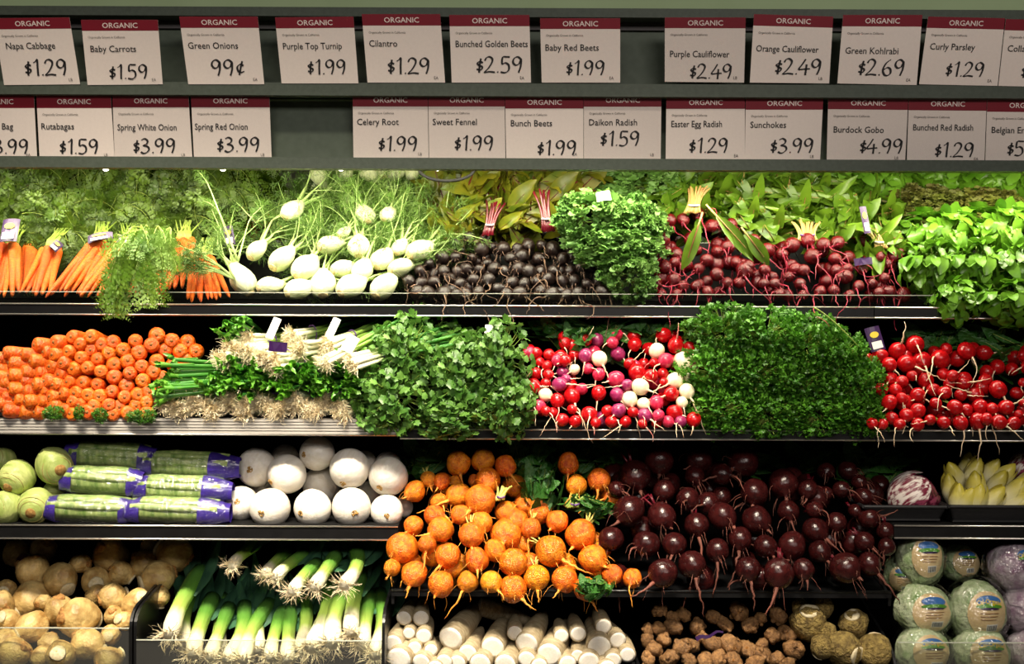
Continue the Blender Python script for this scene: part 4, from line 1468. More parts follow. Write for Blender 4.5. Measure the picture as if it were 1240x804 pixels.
def tag_part(o, c, w, h, tilt, lean, m, bar=True, text=True):
    """Printed tag or band wrapped on a bunch."""
    q = Quaternion((0, 1, 0), tilt) @ Quaternion((1, 0, 0), lean)
    X_, Y_, Z_ = q @ Vector((1, 0, 0)), q @ Vector((0, 1, 0)), q @ Vector((0, 0, 1))
    mb = MB()
    n = 6
    pts = []
    for i in range(n + 1):
        a = (i / n - .5)
        pts.append(c + X_ * (w * a) + Y_ * (w * .5 * a * a))
    mb.prism([p - Z_ * h / 2 for p in pts] + [p + Z_ * h / 2 for p in reversed(pts)], Y_ * .0008)
    t = part('tag', mb, m, o, False)
    if bar:
        mb = MB()
        e = -Y_ * .0012
        mb.prism([c + e + X_ * (w * a) + Z_ * (h * b) for a, b in ((-.34, -.42), (.34, -.42), (.34, -.12), (-.34, -.12))], Y_ * .0007)
        part('barcode_patch', mb, LBLW, t, False)
        mb = MB()
        mb.prism([c + e + X_ * (w * .3 * math.cos(a)) + Z_ * (h * (.16 + .13 * math.sin(a))) for a in [i * .5236 for i in range(12)]], Y_ * .0007)
        part('logo_patch', mb, YTAG, t, False)


def carrot_bunch(lb, cx, cy, tx, ty, n, Y, spread, tagpx=None, seed=0, greens=True):
    r = random.Random(seed)
    top, tip = P(cx, cy, Y + .04), P(tx, ty, Y - .015)
    o = thing('carrot_bunch', lb, 'carrots', Vector((tip.x, Y, tip.z)), 'bunched carrots on the top shelf')
    for i in range(n):
        u = (i / (n - 1) - .5)
        a = top + Vector((u * spread * .55, r.uniform(-.014, .014), r.uniform(-.006, .006)))
        b = tip + Vector((u * spread * 1.25 + r.uniform(-.006, .006), r.uniform(-.012, .006), r.uniform(-.008, .008)))
        d = (a - b)
        L = d.length
        rad_ = r.uniform(.0088, .0128)
        shared('carrot', CB_M[i % 2], o, a, aim(d, r.uniform(0, 6)), (rad_, rad_, L / 16.5))
    if greens:
        st = MB()
        for i in range(n + 4):
            u = (i / (n + 3) - .5)
            a = top + Vector((u * spread * .5, 0, .002))
            st.tube([a, a + Vector((0, .012, .02)), a + Vector((r.uniform(-.02, .02), .05, .05))], [.0022, .002, .0014], 5)
        part('green_stems', st, STEMG, o)
    if tagpx:
        tag_part(o, P(tagpx[0], tagpx[1], Y + .015), rad(tagpx[2]), rad(tagpx[3]), tagpx[4], -.5, PTAG)
    return o


carrot_bunch('bunch of carrots with tall purple tag cut by the frame edge', 14, 298, 2, 356, 7, .115, .055, (11, 278, 22, 34, -.05), 1)
carrot_bunch('bunch of thin carrots in shade beside the tall tagged bunch', 36, 300, 28, 352, 5, .15, .03, None, 2)
carrot_bunch('small bunch of carrots with a folded purple tag', 62, 302, 44, 354, 7, .115, .05, (68, 297, 12, 14, .7), 3)
carrot_bunch('slanting bunch of carrots with a flat purple tag', 120, 294, 78, 355, 8, .115, .055, (120, 286, 32, 12, -.18), 4)
carrot_bunch('slanting bunch of carrots with a purple tag next to the hanging greens', 154, 296, 112, 356, 8, .11, .06, (156, 290, 30, 14, .2), 5)
carrot_bunch('bunch of carrots standing behind the hanging carrot greens', 222, 292, 214, 352, 7, .15, .06, None, 6)
carrot_bunch('bunch of carrots beside the first fennel bulb', 246, 314, 252, 362, 9, .115, .07, None, 7)
carrot_bunch('bunch of carrots in the gap under the hanging greens', 186, 308, 178, 358, 7, .15, .06, None, 8)
# the greens that hang over the lip
g = thing('carrot_greens', 'front-lit green carrot tops spilling down over the shelf lip', 'carrot tops', P(180, 370, .06))
mb, st = MB(), MB()
r = random.Random(9)
for tx, ty, n in ((130, 392, 4), (186, 384, 4), (146, 352, 3), (200, 345, 3), (212, 322, 3), (165, 330, 3), (175, 304, 4), (206, 300, 3)):
    for _ in range(n):
        a = P(188 + r.uniform(-18, 18), 286 + r.uniform(-10, 10), .12)
        b = P(tx + r.uniform(-8, 8), ty + r.uniform(-10, 4), .045)
        d = b - a
        pts = curve_to(a, Vector((d.x * .3, -.06, .03)).normalized(), b, 8)
        st.tube(pts[:6], taper(.0013, 5, .6), 4, False)
        for q, f in ((2, .35), (4, .40), (5, .45)):
            frond(mb, st, pts[q], pts[q + 1] - pts[q - 1] + rv(r, .012), (TOCAM + rv(r, .4)).normalized(), d.length * f + .012, r, 8)
part('feathery_leaves', mb, LFRONDLIT, g)
part('leaf_ribs', st, STEMG, g)

# ------------------------------------------------------------------ fennel
FB = []
for i in range(3):
    mb = MB()
    mb.lathe([(.20, -.98), (.42, -.95), (.72, -.72), (.95, -.32), (1.0, .02), (.90, .40), (.70, .78), (.50, 1.05), (.40, 1.25), (.16, 1.3)], 18, .10, 1.0, i * 2.7, (1.0, .74), 5, .035)
    FB.append(mb.mesh('bulb', FENB))
mb = MB()
mb.lathe([(.30, -.93), (.36, -.985), (.28, -1.02), (.05, -1.01)], 12, .2, 3, 2)
FBASE = mb.mesh('cut_base', CUTB)
FS, FF = [], []
for i in range(3):
    r = random.Random(300 + i)
    mb, fr, fs = MB(), MB(), MB()
    for a in range(5):
        w = a * 1.2566 + i
        b = Vector((math.cos(w) * .28, math.sin(w) * .2, 1.05))
        d = Vector((math.cos(w) * .35, math.sin(w) * .3, 1))
        L = r.uniform(1.1, 2.2)
        e = b + d * L
        mb.tube([b - d * .4, b, b + d * L * .5 + rv(r, .06), e], [.22, .17, .12, .08], 7)
        for _ in range(2):
            f1, f2 = MB(), MB()
            feathers(f1, f2, Vector((0, 0, 0)), d + rv(r, .6), .10, r)
            k = .028
            for src, dst in ((f1, fr), (f2, fs)):
                k0 = len(dst.v)
                dst.v += [p / k + e for p in src.v]
                dst.f += [tuple(q + k0 for q in f) for f in src.f]
                dst.mi += src.mi
    k0 = len(mb.v)
    mb.v += fs.v
    mb.f += [tuple(q + k0 for q in f) for f in fs.f]
    mb.mi += fs.mi
    FS.append(mb.mesh('stalks', FENS))
    FF.append(fr.mesh('fronds', LFENN))
FEN = [(205,250,55,262,190),(545,268,48,520,215),(650,268,40,690,215),(445,352,34,480,320),(155,475,66,235,385),(265,515,66,345,420),(380,408,58,460,395),(515,418,54,510,340),(705,420,42,735,360),(795,435,62,860,400),(435,518,56,540,500),(530,525,52,560,430),
       (622,475,56,690,380),(705,515,56,790,500),(100,600,58,190,590),(235,615,62,330,580),(345,592,66,330,510),(480,602,68,560,550),(630,602,70,680,540),(-22,575,72,-80,480),(40,435,52,95,355),(330,88,48,350,150),(560,76,46,600,130),(690,70,42,640,130),(450,74,40,420,120),(765,72,36,740,130),(620,66,38,600,20)]
rc = rows_of([(a[0], a[1]) for a in FEN], 100)
balls = []
for a in FEN:
    px, py = 300 + a[0] * .2612, 190 + a[1] * .2612
    Y = .12 + (352 - py) / 130 * .14 + (.05 if a[1] < 100 else 0)  # topmost bulbs are extra copies standing in for reflections in the mirror
    balls.append([P(px, py, Y), rad(a[2] * .2612, Y)])
relax(balls, .92, ymin=.10, ymax=.44)
for k, a in enumerate(FEN):
    c, r_ = balls[k]
    o = thing('fennel_bulb', 'pale fennel bulb, %s from left in %s row down of the fennel heap' % (ORD[rc[k][1]], ORD[rc[k][0]]), 'fennel', c - Vector((0, 0, r_)), 'fennel bulbs')
    v = Vector((a[3] - a[0], 0, -(a[4] - a[1]))).normalized()
    d = (v * .72 + Vector((0, .62, .1))).normalized()
    if k == 19:
        d = (v * .95 + Vector((0, .15, 0))).normalized()
    q = aim(d, rr.uniform(-.4, .4))
    shared('bulb', FB[k % 3], o, c, q, r_ * 1.02)
    shared('cut_base', FBASE, o, c, q, r_ * 1.02)
    sc = min(r_, rad(14, c.y))
    off = d * (r_ - sc) * 1.1
    shared('stalks', FS[k % 3], o, c + off, q, sc)
    shared('fronds', FF[k % 3], o, c + off, q, sc)
# loose fennel fronds rising behind the bulbs and lying toward the carrots
for lb, spots, L in (('mass of green fennel fronds rising behind the bulbs by the carrot tops', [(310 + i * 9, 250 + (i * 37) % 60, .26 + (i * 13 % 10) * .012) for i in range(14)], .10),
                     ('mass of green fennel fronds rising in the middle behind the bulbs', [(420 + i * 7, 240 + (i * 37) % 60, .28 + (i * 13 % 10) * .012) for i in range(14)], .10),
                     ('fennel fronds spilling beside the dark baby beets', [(505 + i * 4, 255 + (i * 29) % 50, .24 + (i * 13 % 10) * .008) for i in range(10)], .09)):
    r = random.Random(len(lb))
    o = thing('fennel_fronds', lb, 'fennel', P(*spots[0][:2], spots[0][2]), 'fennel frond masses')
    mb, st = MB(), MB()
    for x, y, Y in spots:
        for _ in range(3):
            feathers(mb, st, P(x, y + 20, Y), Vector((r.uniform(-.8, .8), r.uniform(-.6, 0), r.uniform(-.1, 1))), L * r.uniform(.7, 1.2), r)
    part('fronds', mb, LFENN, o)
    part('stalks', st, FENS, o)
o = thing('fennel_fronds', 'fennel stalks reaching across the carrots from the first bulb', 'fennel', P(280, 335, .1))
mb, st = MB(), MB()
r = random.Random(5)
for tx, ty in ((205, 310), (225, 318), (245, 312), (232, 302), (215, 322), (262, 300)):
    a, b = P(284, 338, .095), P(tx, ty, .085)
    st.tube(curve_to(a, (b - a).normalized() + Vector((0, 0, .25)), b, 6), taper(.0034, 6, .3), 6)
    for t in (.45, .65, .85):
        feathers(mb, st, a.lerp(b, t), (b - a) + rv(r, .03), .05, r)
for tx, ty in ((268, 262), (300, 272), (255, 230)):
    a, b = P(288, 316, .12), P(tx, ty, .15)
    st.tube(curve_to(a, (b - a).normalized(), b, 6), taper(.0032, 6, .4), 6)
    feathers(mb, st, b, (b - a), .06, r)
part('fronds', mb, LFENN, o)
part('stalks', st, FENS, o)


# ------------------------------------------------------------------ green onions
def onion_stalks(seed, n=9, L=.26):
    """A tied bunch lying along +z from its root ends at z = 0 (metres)."""
    r = random.Random(seed)
    st, rt, tp = MB(), MB(), MB()
    for i in range(n):
        a = i * 2.399
        rad_ = .0048 * math.sqrt(i + .4) * 1.25
        b = Vector((math.cos(a) * rad_ * 1.25, math.sin(a) * rad_ * .8, r.uniform(0, .012)))
        m = Vector((b.x * .8, b.y * .8, .09))
        e = Vector((b.x * 1.7, b.y * 1.5, L * r.uniform(.9, 1.05)))
        w = r.uniform(.0042, .0060)
        st.tube([b, b + Vector((0, 0, .008)), b.lerp(m, .4), m, m.lerp(e, .5), e], [w * .7, w * 1.15, w, w * .85, w * .9, w * 1.0], 7, False)
        for _ in range(46):
            d = Vector((r.uniform(-1, 1), r.uniform(-1, 1), r.uniform(-1.3, -.1)))
            p = b + Vector((r.uniform(-.6, .6) * w, r.uniform(-.6, .6) * w, 0))
            rt.ribbon(wander(p, d, r.uniform(.010, .028), r, 4, 0, .6), .0009, rv(r).normalized())
        for _ in range(2):
            e2 = e + Vector((r.uniform(-.006, .006), r.uniform(-.006, .006), r.uniform(.0, .03)))
            tp.tube([e - Vector((0, 0, .05)), e, e2 + rv(r, .003)], [w * .5, w * .9, w * r.uniform(.9, 1.4)], 7, False)
            for _ in range(2):
                tp.leaf(e2 - Vector((0, 0, .01)), (Vector((0, 0, 1)) + rv(r, .8)), rv(r).normalized(), r.uniform(.012, .026), .0045, STRAP, r.uniform(-.8, 1.2), .4, 4, .3, r)
    bd = MB()
    pts = [Vector((math.cos(a) * .021, math.sin(a) * .0145, .075)) for a in [i * .3927 for i in range(17)]]
    bd.tube(pts, .0016, 5)
    return st.mesh('stalks', SCAL), rt.mesh('root_hairs', ROOTH), tp.mesh('cut_tops', SCALT), bd.mesh('tie_band', BAND)


ONV = [onion_stalks(400 + i) for i in range(3)]


def onion_bunch(lb, px, py, Y, d, k, sc=1.0, roll=0.0, ends='root', tagpx=None):
    c = P(px, py, Y)
    o = thing('green_onion_bunch', lb, 'green onions', c - Vector((0, 0, .02)), 'stacked green onion bunches')
    d = Vector(d).normalized()
    q = aim(d, roll)
    org = c if ends == 'root' else c - d * (.26 * sc)
    for nm, me in zip(('stalks', 'root_hairs', 'cut_tops', 'tie_band'), ONV[k % 3]):
        shared(nm, me, o, org, q, sc)
    if tagpx:
        tag_part(o, P(tagpx[0], tagpx[1], tagpx[6]), rad(tagpx[2]), rad(tagpx[3]), tagpx[4], tagpx[5], WTAG if tagpx[7] else PTAG, False)
    return o


# bottom layer: roots to the front; middle: cut green tops to the front; top: roots to the front-left
for k, x in enumerate((214, 254, 294, 334, 374, 412)):
    onion_bunch('green onion bunch in the bottom layer, pale roots facing out, %s from left' % ORD[k], x, 497, .000, (.25, 1, .02), k, 1.0, k * .8)
for k, x in enumerate((196, 234, 274, 314, 354, 394)):
    onion_bunch('green onion bunch in the second layer, pale roots facing out, %s from left' % ORD[k], x, 488, .012, (.25, 1, .04), k + 1, 1.0, k * 1.1)
for k, (x, y) in enumerate(((262, 464), (302, 466), (342, 464), (382, 466), (424, 468), (282, 449), (322, 452), (362, 451), (402, 452))):
    onion_bunch('green onion bunch showing cut green tops, %s from left in the %s middle tier' % (ORD[k if k < 5 else k - 5], 'lower' if k < 5 else 'upper'), x, y, -.005 if k < 5 else .008, (-.22, -1, .0), k, 1.0, k * .9, 'top')
for k, (x, y) in enumerate(((204, 474), (206, 456))):
    onion_bunch('slanting green onion bunch with thick cut tops beside the carrots, %s one' % ('lower' if k == 0 else 'upper'), x, y, -.005 + .01 * k, (-.90, -.55, -.06 + .02 * k), k + 1, 1.0, k * 1.5, 'top')
TOPB = [(268, 436, .0, (.5, .95, .10), None), (300, 428, .02, (.55, .85, .15), None), (332, 442, -.015, (.7, .8, .08), (336, 420, 22, 12, .1, 0, -.03, 0)), (360, 424, .01, (.6, .85, .1), (331, 397, 10, 28, .35, -.3, .06, 1)),
        (392, 440, -.02, (.75, .6, .42), (424, 416, 15, 22, .5, -.3, -.01, 1)), (424, 440, -.02, (.85, .5, .25), None), (300, 414, .05, (.6, .85, .05), None), (350, 410, .06, (.6, .85, .15), (403, 397, 10, 28, .4, -.3, .06, 1)), (395, 420, .04, (.7, .7, .3), None), (318, 434, -.012, (.5, .9, .1), None), (280, 424, .02, (.45, .9, .1), None)]
rc = rows_of([(a[0], a[1]) for a in TOPB], 14)
for k, (x, y, Y, d, tg) in enumerate(TOPB):
    onion_bunch('green onion bunch on top with roots showing, %s from left in %s tier down' % (ORD[rc[k][1]], ORD[rc[k][0]]), x, y, Y, d, k, .95, k * .7, 'root', tg)
onion_bunch('lone green onion bunch above the carrots, round cut tops facing out', 282, 397, .03, (-.12, -1, .12), 0, .95, .5, 'top')

# ------------------------------------------------------------------ leeks
def leek_meshes(seed, L=.42, w=.019):
    r = random.Random(seed)
    st, rt, lf = MB(), MB(), MB()
    bend = r.uniform(-.02, .02)
    pts = [Vector((bend * math.sin(math.pi * t), 0, L * .62 * t)) for t in [i / 8 for i in range(9)]]
    st.tube(pts, [w * .72, w * .98, w * .92, w * .86, w * .86, w * .90, w * .98, w * 1.05, w * 1.0], 14)
    for i in range(6):
        s = (i - 2.5) / 2.5
        b = pts[5 + i % 3] + Vector((s * w * .6, (i % 2) * .006 - .003, 0))
        d = Vector((s * .30, r.uniform(-.15, .12), 1))
        lf.leaf(b, d, Vector((r.uniform(-.3, .3), -1, 0)), L * r.uniform(.38, .55), w * .95, STRAP, r.uniform(-.2, .5), .45, 7, .05, r)
    for _ in range(90):
        a = r.uniform(0, 6.28)
        p = Vector((math.cos(a) * w * .6, math.sin(a) * w * .6, r.uniform(-.002, .004)))
        d = Vector((math.cos(a) * .8, math.sin(a) * .8, r.uniform(-1.4, .1)))
        rt.ribbon(wander(p, d, r.uniform(.014, .040), r, 5, 0, .45), .0009, rv(r).normalized())
    return st.mesh('shaft', LEEK), lf.mesh('leaves', mat('leek_leaf', (40, 76, 58), (62, 104, 72), scale=14, rough=.42, stretch=(4, 4, .4), var=.12)), rt.mesh('root_hairs', ROOTH)


LK = [leek_meshes(500 + i) for i in range(4)]
LEEKS = [(210,485,400,100,1.05,-.03),(312,575,425,260,.95,-.02),(388,590,510,280,.85,-.015),(468,600,580,260,.9,-.02),(545,600,690,290,.95,-.02),(665,590,735,330,.8,-.03),(742,600,760,330,.85,-.035),
         (850,548,975,130,1.1,-.03),(948,528,1035,210,1.1,-.045),(1032,478,1095,90,.95,-.03),(1082,540,1125,250,.9,-.02),(1142,580,1172,170,1.0,-.02),(280,530,330,140,.9,.03),(610,560,640,180,.9,.03),(430,560,450,200,.9,.04),(800,560,820,180,.9,.02),
         (690,225,860,95,.75,.02),(765,290,890,150,.8,-.03),(865,268,975,110,.85,-.035),(1000,262,1065,90,.9,-.03),(492,170,590,80,.75,.05),(640,210,760,90,.7,.05)]
rc = rows_of([(a[0], a[1]) for a in LEEKS], 110)
for k, (x0, y0, x1, y1, sc, Y) in enumerate(LEEKS):
    a = P(150 + x0 * .2661, 640 + y0 * .2661, Y - .02)
    b = P(150 + x1 * .2661, 640 + y1 * .2661, Y + .02 + (y0 - y1) * .2661 * S * 1.25)
    o = thing('leek', 'leek with white root end, %s from left in %s row down of the leek bin' % (ORD[rc[k][1]], ORD[rc[k][0]]), 'leek', a - Vector((0, 0, .02)), 'leeks')
    q = aim(b - a, rr.uniform(-.4, .4))
    s_ = sc
    for nm, me in zip(('shaft', 'leaves', 'root_hairs'), LK[k % 4]):
        shared(nm, me, o, a, q, (s_, s_, s_ * (.80 if y0 > 400 else .6)))

# ------------------------------------------------------------------ daikon
DK = []
for i in range(3):
    mb = MB()
    mb.lathe([(.93, 0.0), (1.0, -.12), (1.0, -1.5), (.92, -3.5), (.70, -5.2), (.35, -6.6), (.10, -7.3)], 18, .05, .6, i * 2.1)
    DK.append(mb.mesh('daikon_body', DAIK))
mb = MB()
mb.lathe([(.90, .0), (.91, .025), (.6, .04), (.05, .042)], 18)
DKC = mb.mesh('cut_face', DAIKC)
DAI = [(143,178,36),(218,178,38),(165,245,30),(230,258,38),(95,292,46),(190,310,34),(262,320,32),(350,268,60),(425,335,46),(535,308,55),(632,243,36),(685,290,54),(838,257,35),(912,248,38),(785,340,60),(1025,215,38),(1088,275,40),(1005,305,56),
       (120,360,60),(220,375,45),(320,372,40),(378,378,42),(480,380,52),(590,382,52),(685,360,42),(865,380,42),(960,372,50),(1065,365,40),(1130,340,38),(910,345,32),(740,390,40),(1040,400,42),(280,400,40)]
rc = rows_of([(a[0], a[1]) for a in DAI], 62)
balls = []
for x, y, r_ in DAI:
    py = 700 + y * .2742
    Y = -.045 + (804 - py) / 60 * .05
    balls.append([P(450 + x * .2742, py, Y), rad(r_ * .2742, Y)])
for k, (x, y, r_) in enumerate(DAI):
    c, r0 = balls[k]
    o = thing('daikon', 'white daikon with round cut face, %s from left in %s row down of its bin' % (ORD[rc[k][1]], ORD[rc[k][0]]), 'daikon', c - Vector((0, 0, r0)), 'cut daikon')
    tilt = rr.uniform(.1, .40) if r_ > 44 else rr.uniform(-.10, .18)
    d = Vector((-tilt + (.15 if x > 900 else 0), -1, -.12 - tilt * .25)).normalized()
    q = aim(d, rr.uniform(0, 6))
    shared('daikon_body', DK[k % 3], o, c, q, (r0, r0, max(r0, .013) * .9))
    shared('cut_face', DKC, o, c, q, r0)
c = P(580, 734, .10)
o = thing('daikon', 'long daikon lying crosswise at the back of its bin', 'daikon', c)
q = aim((-.93, -.2, .32), 0)
shared('daikon_body', DK[0], o, c, q, (.020, .020, .020))
shared('cut_face', DKC, o, c, q, .020)

# ------------------------------------------------------------------ sunchokes and celery root
SU = []
for i in range(5):
    r = random.Random(600 + i)
    mb = MB()
    mb.lathe([(q_ * 1.0, z * 1.35) for q_, z in sph_prof(12)], 16, .34, 1.9, i * 5.3, fine=.10)
    k0 = None
    for _ in range(3):
        v = rv(r).normalized()
        m2 = MB()
        m2.lathe([(q_ * .42, z * .5) for q_, z in sph_prof(8)], 10, .2, 2, i + 2)
        qq = aim(v)
        k0 = len(mb.v)
        mb.v += [qq @ p + Vector((v.x * .85, v.y * .85, v.z * 1.1)) for p in m2.v]
        mb.f += [tuple(a_ + k0 for a_ in f) for f in m2.f]
        mb.mi += m2.mi
    SU.append(mb.mesh('tuber', SUN))
EYE = MB()
EYE.lathe([(.30, .0), (.26, .08), (.10, .10), (.06, .16), (.02, .17)], 10, .2, 3)
EYE = EYE.mesh('growing_tip', CARRC)
items = [(490,185,46),(665,200,42),(640,290,44),(540,245,40),(455,330,52),(705,285,42),(735,350,50),(535,360,46),(400,390,40),(310,260,44),(200,250,40),(140,265,36),(160,310,40),(240,340,46),(120,350,38),(370,320,40),(290,340,34),(180,395,46),(90,320,34),(270,395,34),(600,380,40),(660,400,44),(470,400,40),(560,410,40),(250,200,36),(140,180,34),(380,210,36),(430,240,36),(330,300,30),(340,395,40),(700,410,36),(90,390,34),(600,330,30),(90,265,28),(200,210,32),(585,215,32)]
rc = rows_of([(a[0], a[1]) for a in items], 68)
balls = []
for x, y, r_ in items:
    py = 690 + y * .2742
    Y = -.05 + (800 - py) / 65 * .10
    balls.append([P(760 + x * .2742, py, Y), rad(r_ * .2742 * .80, Y)])
relax(balls, 1.0, ymin=-.07, ymax=.2)
for k, it in enumerate(items):
    c, r0 = balls[k]
    o = thing('sunchoke', 'knobbly brown sunchoke, %s from left in %s row down of its bin' % (ORD[rc[k][1]], ORD[rc[k][0]]), 'sunchoke', c - Vector((0, 0, r0)), 'sunchokes')
    q = aim((rr.uniform(-1, 1), rr.uniform(-.8, .2), rr.uniform(-.6, .6)), rr.uniform(0, 6))
    shared('tuber', SU[k % 5], o, c, q, r0)
    v = Vector((rr.uniform(-.5, .5), -1, rr.uniform(-.3, .5))).normalized()
    shared('growing_tip', EYE, o, c + v * r0 * .86, aim(v), r0 * .8)
mb = MB()
a, b = P(843, 774, -.062), P(876, 764, -.062)
mb.ribbon([a.lerp(b, i / 8) + Vector((0, 0, .003 * math.sin(i * 1.3))) for i in range(9)], .0045, Vector((0, -1, .2)))
solo('twist_tie', mb, PTAG, 'dark purple twist tie lying on the sunchokes', 'tie', smooth=False)
CR = []
for i in range(3):
    mb = MB()
    mb.lathe(sph_prof(13), 20, .16, 1.6, i * 4.1, (1, .92), fine=.07)
    CR.append(mb.mesh('root_body', CELR))
mb = MB()
mb.lathe([(.50, .80), (.54, .90), (.40, .95), (.05, .96)], 16, .15, 2, 4)
CRC = mb.mesh('cut_face', mat('celery_root_cut', (206, 190, 150), (226, 214, 180), scale=9, rough=.6))
for k, (x, y, r_, cut, lb) in enumerate([(800, 235, 82, (-.1, -.5, .9), 'round ringed celery root in front of the bin back wall'), (1000, 240, 66, (-.3, -.5, .85), 'celery root with a cut top near the bin side wall'), (955, 350, 82, (.6, -.75, -.2), 'celery root with a cut face at the front of the bin'),
                                          (1095, 360, 78, (.2, .6, .7), 'rough celery root at the front corner of the bin'), (860, 165, 52, (.2, .3, .8), 'shaded celery root at the back of the bin'), (860, 340, 55, (-.3, .2, -.9), 'dark celery root beside the lowest sunchokes'), (880, 275, 46, (-.5, .5, .5), 'small celery root between the larger ones'), (760, 165, 40, (.2, .4, .8), 'small shaded celery root at the back by the sunchokes')]):
    Y = -.06 + (400 - y) / 240 * .09
    c, r0 = P(760 + x * .2742, 690 + y * .2742, Y), rad(r_ * .2742, Y)
    o = thing('celery_root', lb, 'celery root', c - Vector((0, 0, r0)), 'celery roots')
    q = aim(cut, k * 1.1)
    shared('root_body', CR[k % 3], o, c, q, r0)
    shared('cut_face', CRC, o, c, q, r0)

# ------------------------------------------------------------------ rutabagas
RT = ball_meshes('root_body', RUTA, 4, sph_prof(12, pinch=.15, length=1.08), .26, 1.0, 18, .04, seed=14)
RTP = ball_meshes('root_body', RUTAP, 1, sph_prof(12), .16, 1.0, 18, .02, seed=15)
mb = MB()
mb.lathe([(.46, -.92), (.52, -1.02), (.44, -1.10), (.05, -1.11)], 16, .12, 2, 5)
RTC = mb.mesh('cut_face', RUTAC)
mb = MB()
mb.lathe([(.40, .90), (.42, 1.0), (.28, 1.12), (.12, 1.10), (.04, 1.16)], 12, .35, 3, 6)
RTK = mb.mesh('crown_stub', mat('rutabaga_crown', (132, 84, 36), (190, 144, 80), scale=7, rough=.8))
RUT = [(630,190,110),(370,300,95,420,340),(190,265,95),(160,440,110,90,490),(510,505,115),(690,395,80),(830,430,88,870,395),(835,240,90),(935,295,100,850,320),(1030,155,105),(205,575,90,150,600),(55,550,78,40,520),(360,480,88),(20,440,78),(50,170,78),(110,235,62),
       (220,150,76),(550,335,88,570,330),(570,400,66),(680,520,58),(760,540,62,740,520),(30,370,62,40,365),(550,665,92),(400,725,90,410,700),(670,625,60,670,620),(285,690,62,265,740),(115,725,90),(650,775,80),(40,670,80),(270,430,50),(860,135,60),(700,280,70),(480,210,60),(950,410,60),(250,760,60),(880,620,0)]
RUT = [a for a in RUT if a[2]]
rc = rows_of([(a[0], a[1]) for a in RUT], 115)
balls = []
for a in RUT:
    py = 640 + a[1] * .2039
    Y = -.045 + (800 - py) / 150 * .26
    balls.append([P(a[0] * .2039, py, Y), rad(a[2] * .2039, Y)])
relax(balls, .93, ymin=-.06, ymax=.36)
for k, a in enumerate(RUT):
    c, r0 = balls[k]
    pu = k == 15
    lb = 'purple topped turnip among the tan rutabagas' if pu else 'tan rutabaga, %s from left in %s row down of the rutabaga bin' % (ORD[rc[k][1]], ORD[rc[k][0]])
    o = thing('turnip' if pu else 'rutabaga', lb, 'turnip' if pu else 'rutabaga', c - Vector((0, 0, r0)), None if pu else 'rutabagas')
    if len(a) > 3:
        v = Vector((a[3] - a[0], 0, -(a[4] - a[1]))) / a[2]
        d = Vector((v.x, -max(.5, 1 - v.length), v.z)).normalized()
    else:
        d = Vector((rr.uniform(-1, 1), rr.uniform(-.3, .8), rr.uniform(-1, .3))).normalized()
    q = aim(-d, rr.uniform(0, 6))
    shared('root_body', RTP[0] if pu else RT[k % 4], o, c, q, r0)
    shared('cut_face', RTC, o, c, q, r0)
    shared('crown_stub', RTK, o, c, q, r0)

# ------------------------------------------------------------------ kohlrabi-like green bulbs
KO = ball_meshes('bulb', KOHL, 3, sph_prof(13), .10, 1.0, 20, .03, seed=18)
mb = MB()
mb.lathe([(.30, -.92), (.28, -1.0), (.21, -1.01), (.18, -1.07), (.05, -1.08)], 14, .15, 2, 3)
KOC = mb.mesh('woody_stem_end', mat('woody_stem_end_skin', (120, 84, 36), (176, 138, 74), scale=7, rough=.8))
mb = MB()
for rr_, z in ((.62, -.80), (.80, -.62)):
    mb.tube([Vector((math.cos(a) * rr_, math.sin(a) * rr_, z)) for a in [i * .2618 for i in range(25)]], .025, 5)
KOR = mb.mesh('leaf_scar_ring', mat('leaf_scar', (150, 138, 74), (176, 160, 96), scale=9, rough=.7))
for k, (x, y, r_, tx, ty, Y, lb) in enumerate([(85,240,86,65,285,.05,'pale green bulb with brown stem end at the front of the pair by the frame'), (270,185,96,330,195,.055,'green bulb with its brown end toward the celery packs'), (182,380,90,185,408,.03,'low pale green bulb with a wide ringed stem end'), (35,390,84,0,380,.035,'low green bulb cut by the frame edge'),
                                               (15,155,66,-20,140,.10,'shaded green bulb behind at the frame edge'), (270,305,52,280,340,.09,'small green bulb tucked behind the low ringed one')]):
    c, r0 = P(x * .2419, 520 + y * .2419, Y), rad(r_ * .2419, Y)
    o = thing('kohlrabi', lb, 'kohlrabi', c - Vector((0, 0, r0)), 'green bulbs')
    v = Vector((tx - x, 0, -(ty - y))) / r_
    d = Vector((v.x, -math.sqrt(max(.1, 1 - v.length_squared)), v.z)).normalized()
    q = aim(-d, k)
    for nm, me in (('bulb', KO[k % 3]), ('woody_stem_end', KOC), ('leaf_scar_ring', KOR)):
        shared(nm, me, o, c, q, r0)

# ------------------------------------------------------------------ celery packs
CELWHITE = mat('pack_grey_print', (150, 150, 168), rough=.4)


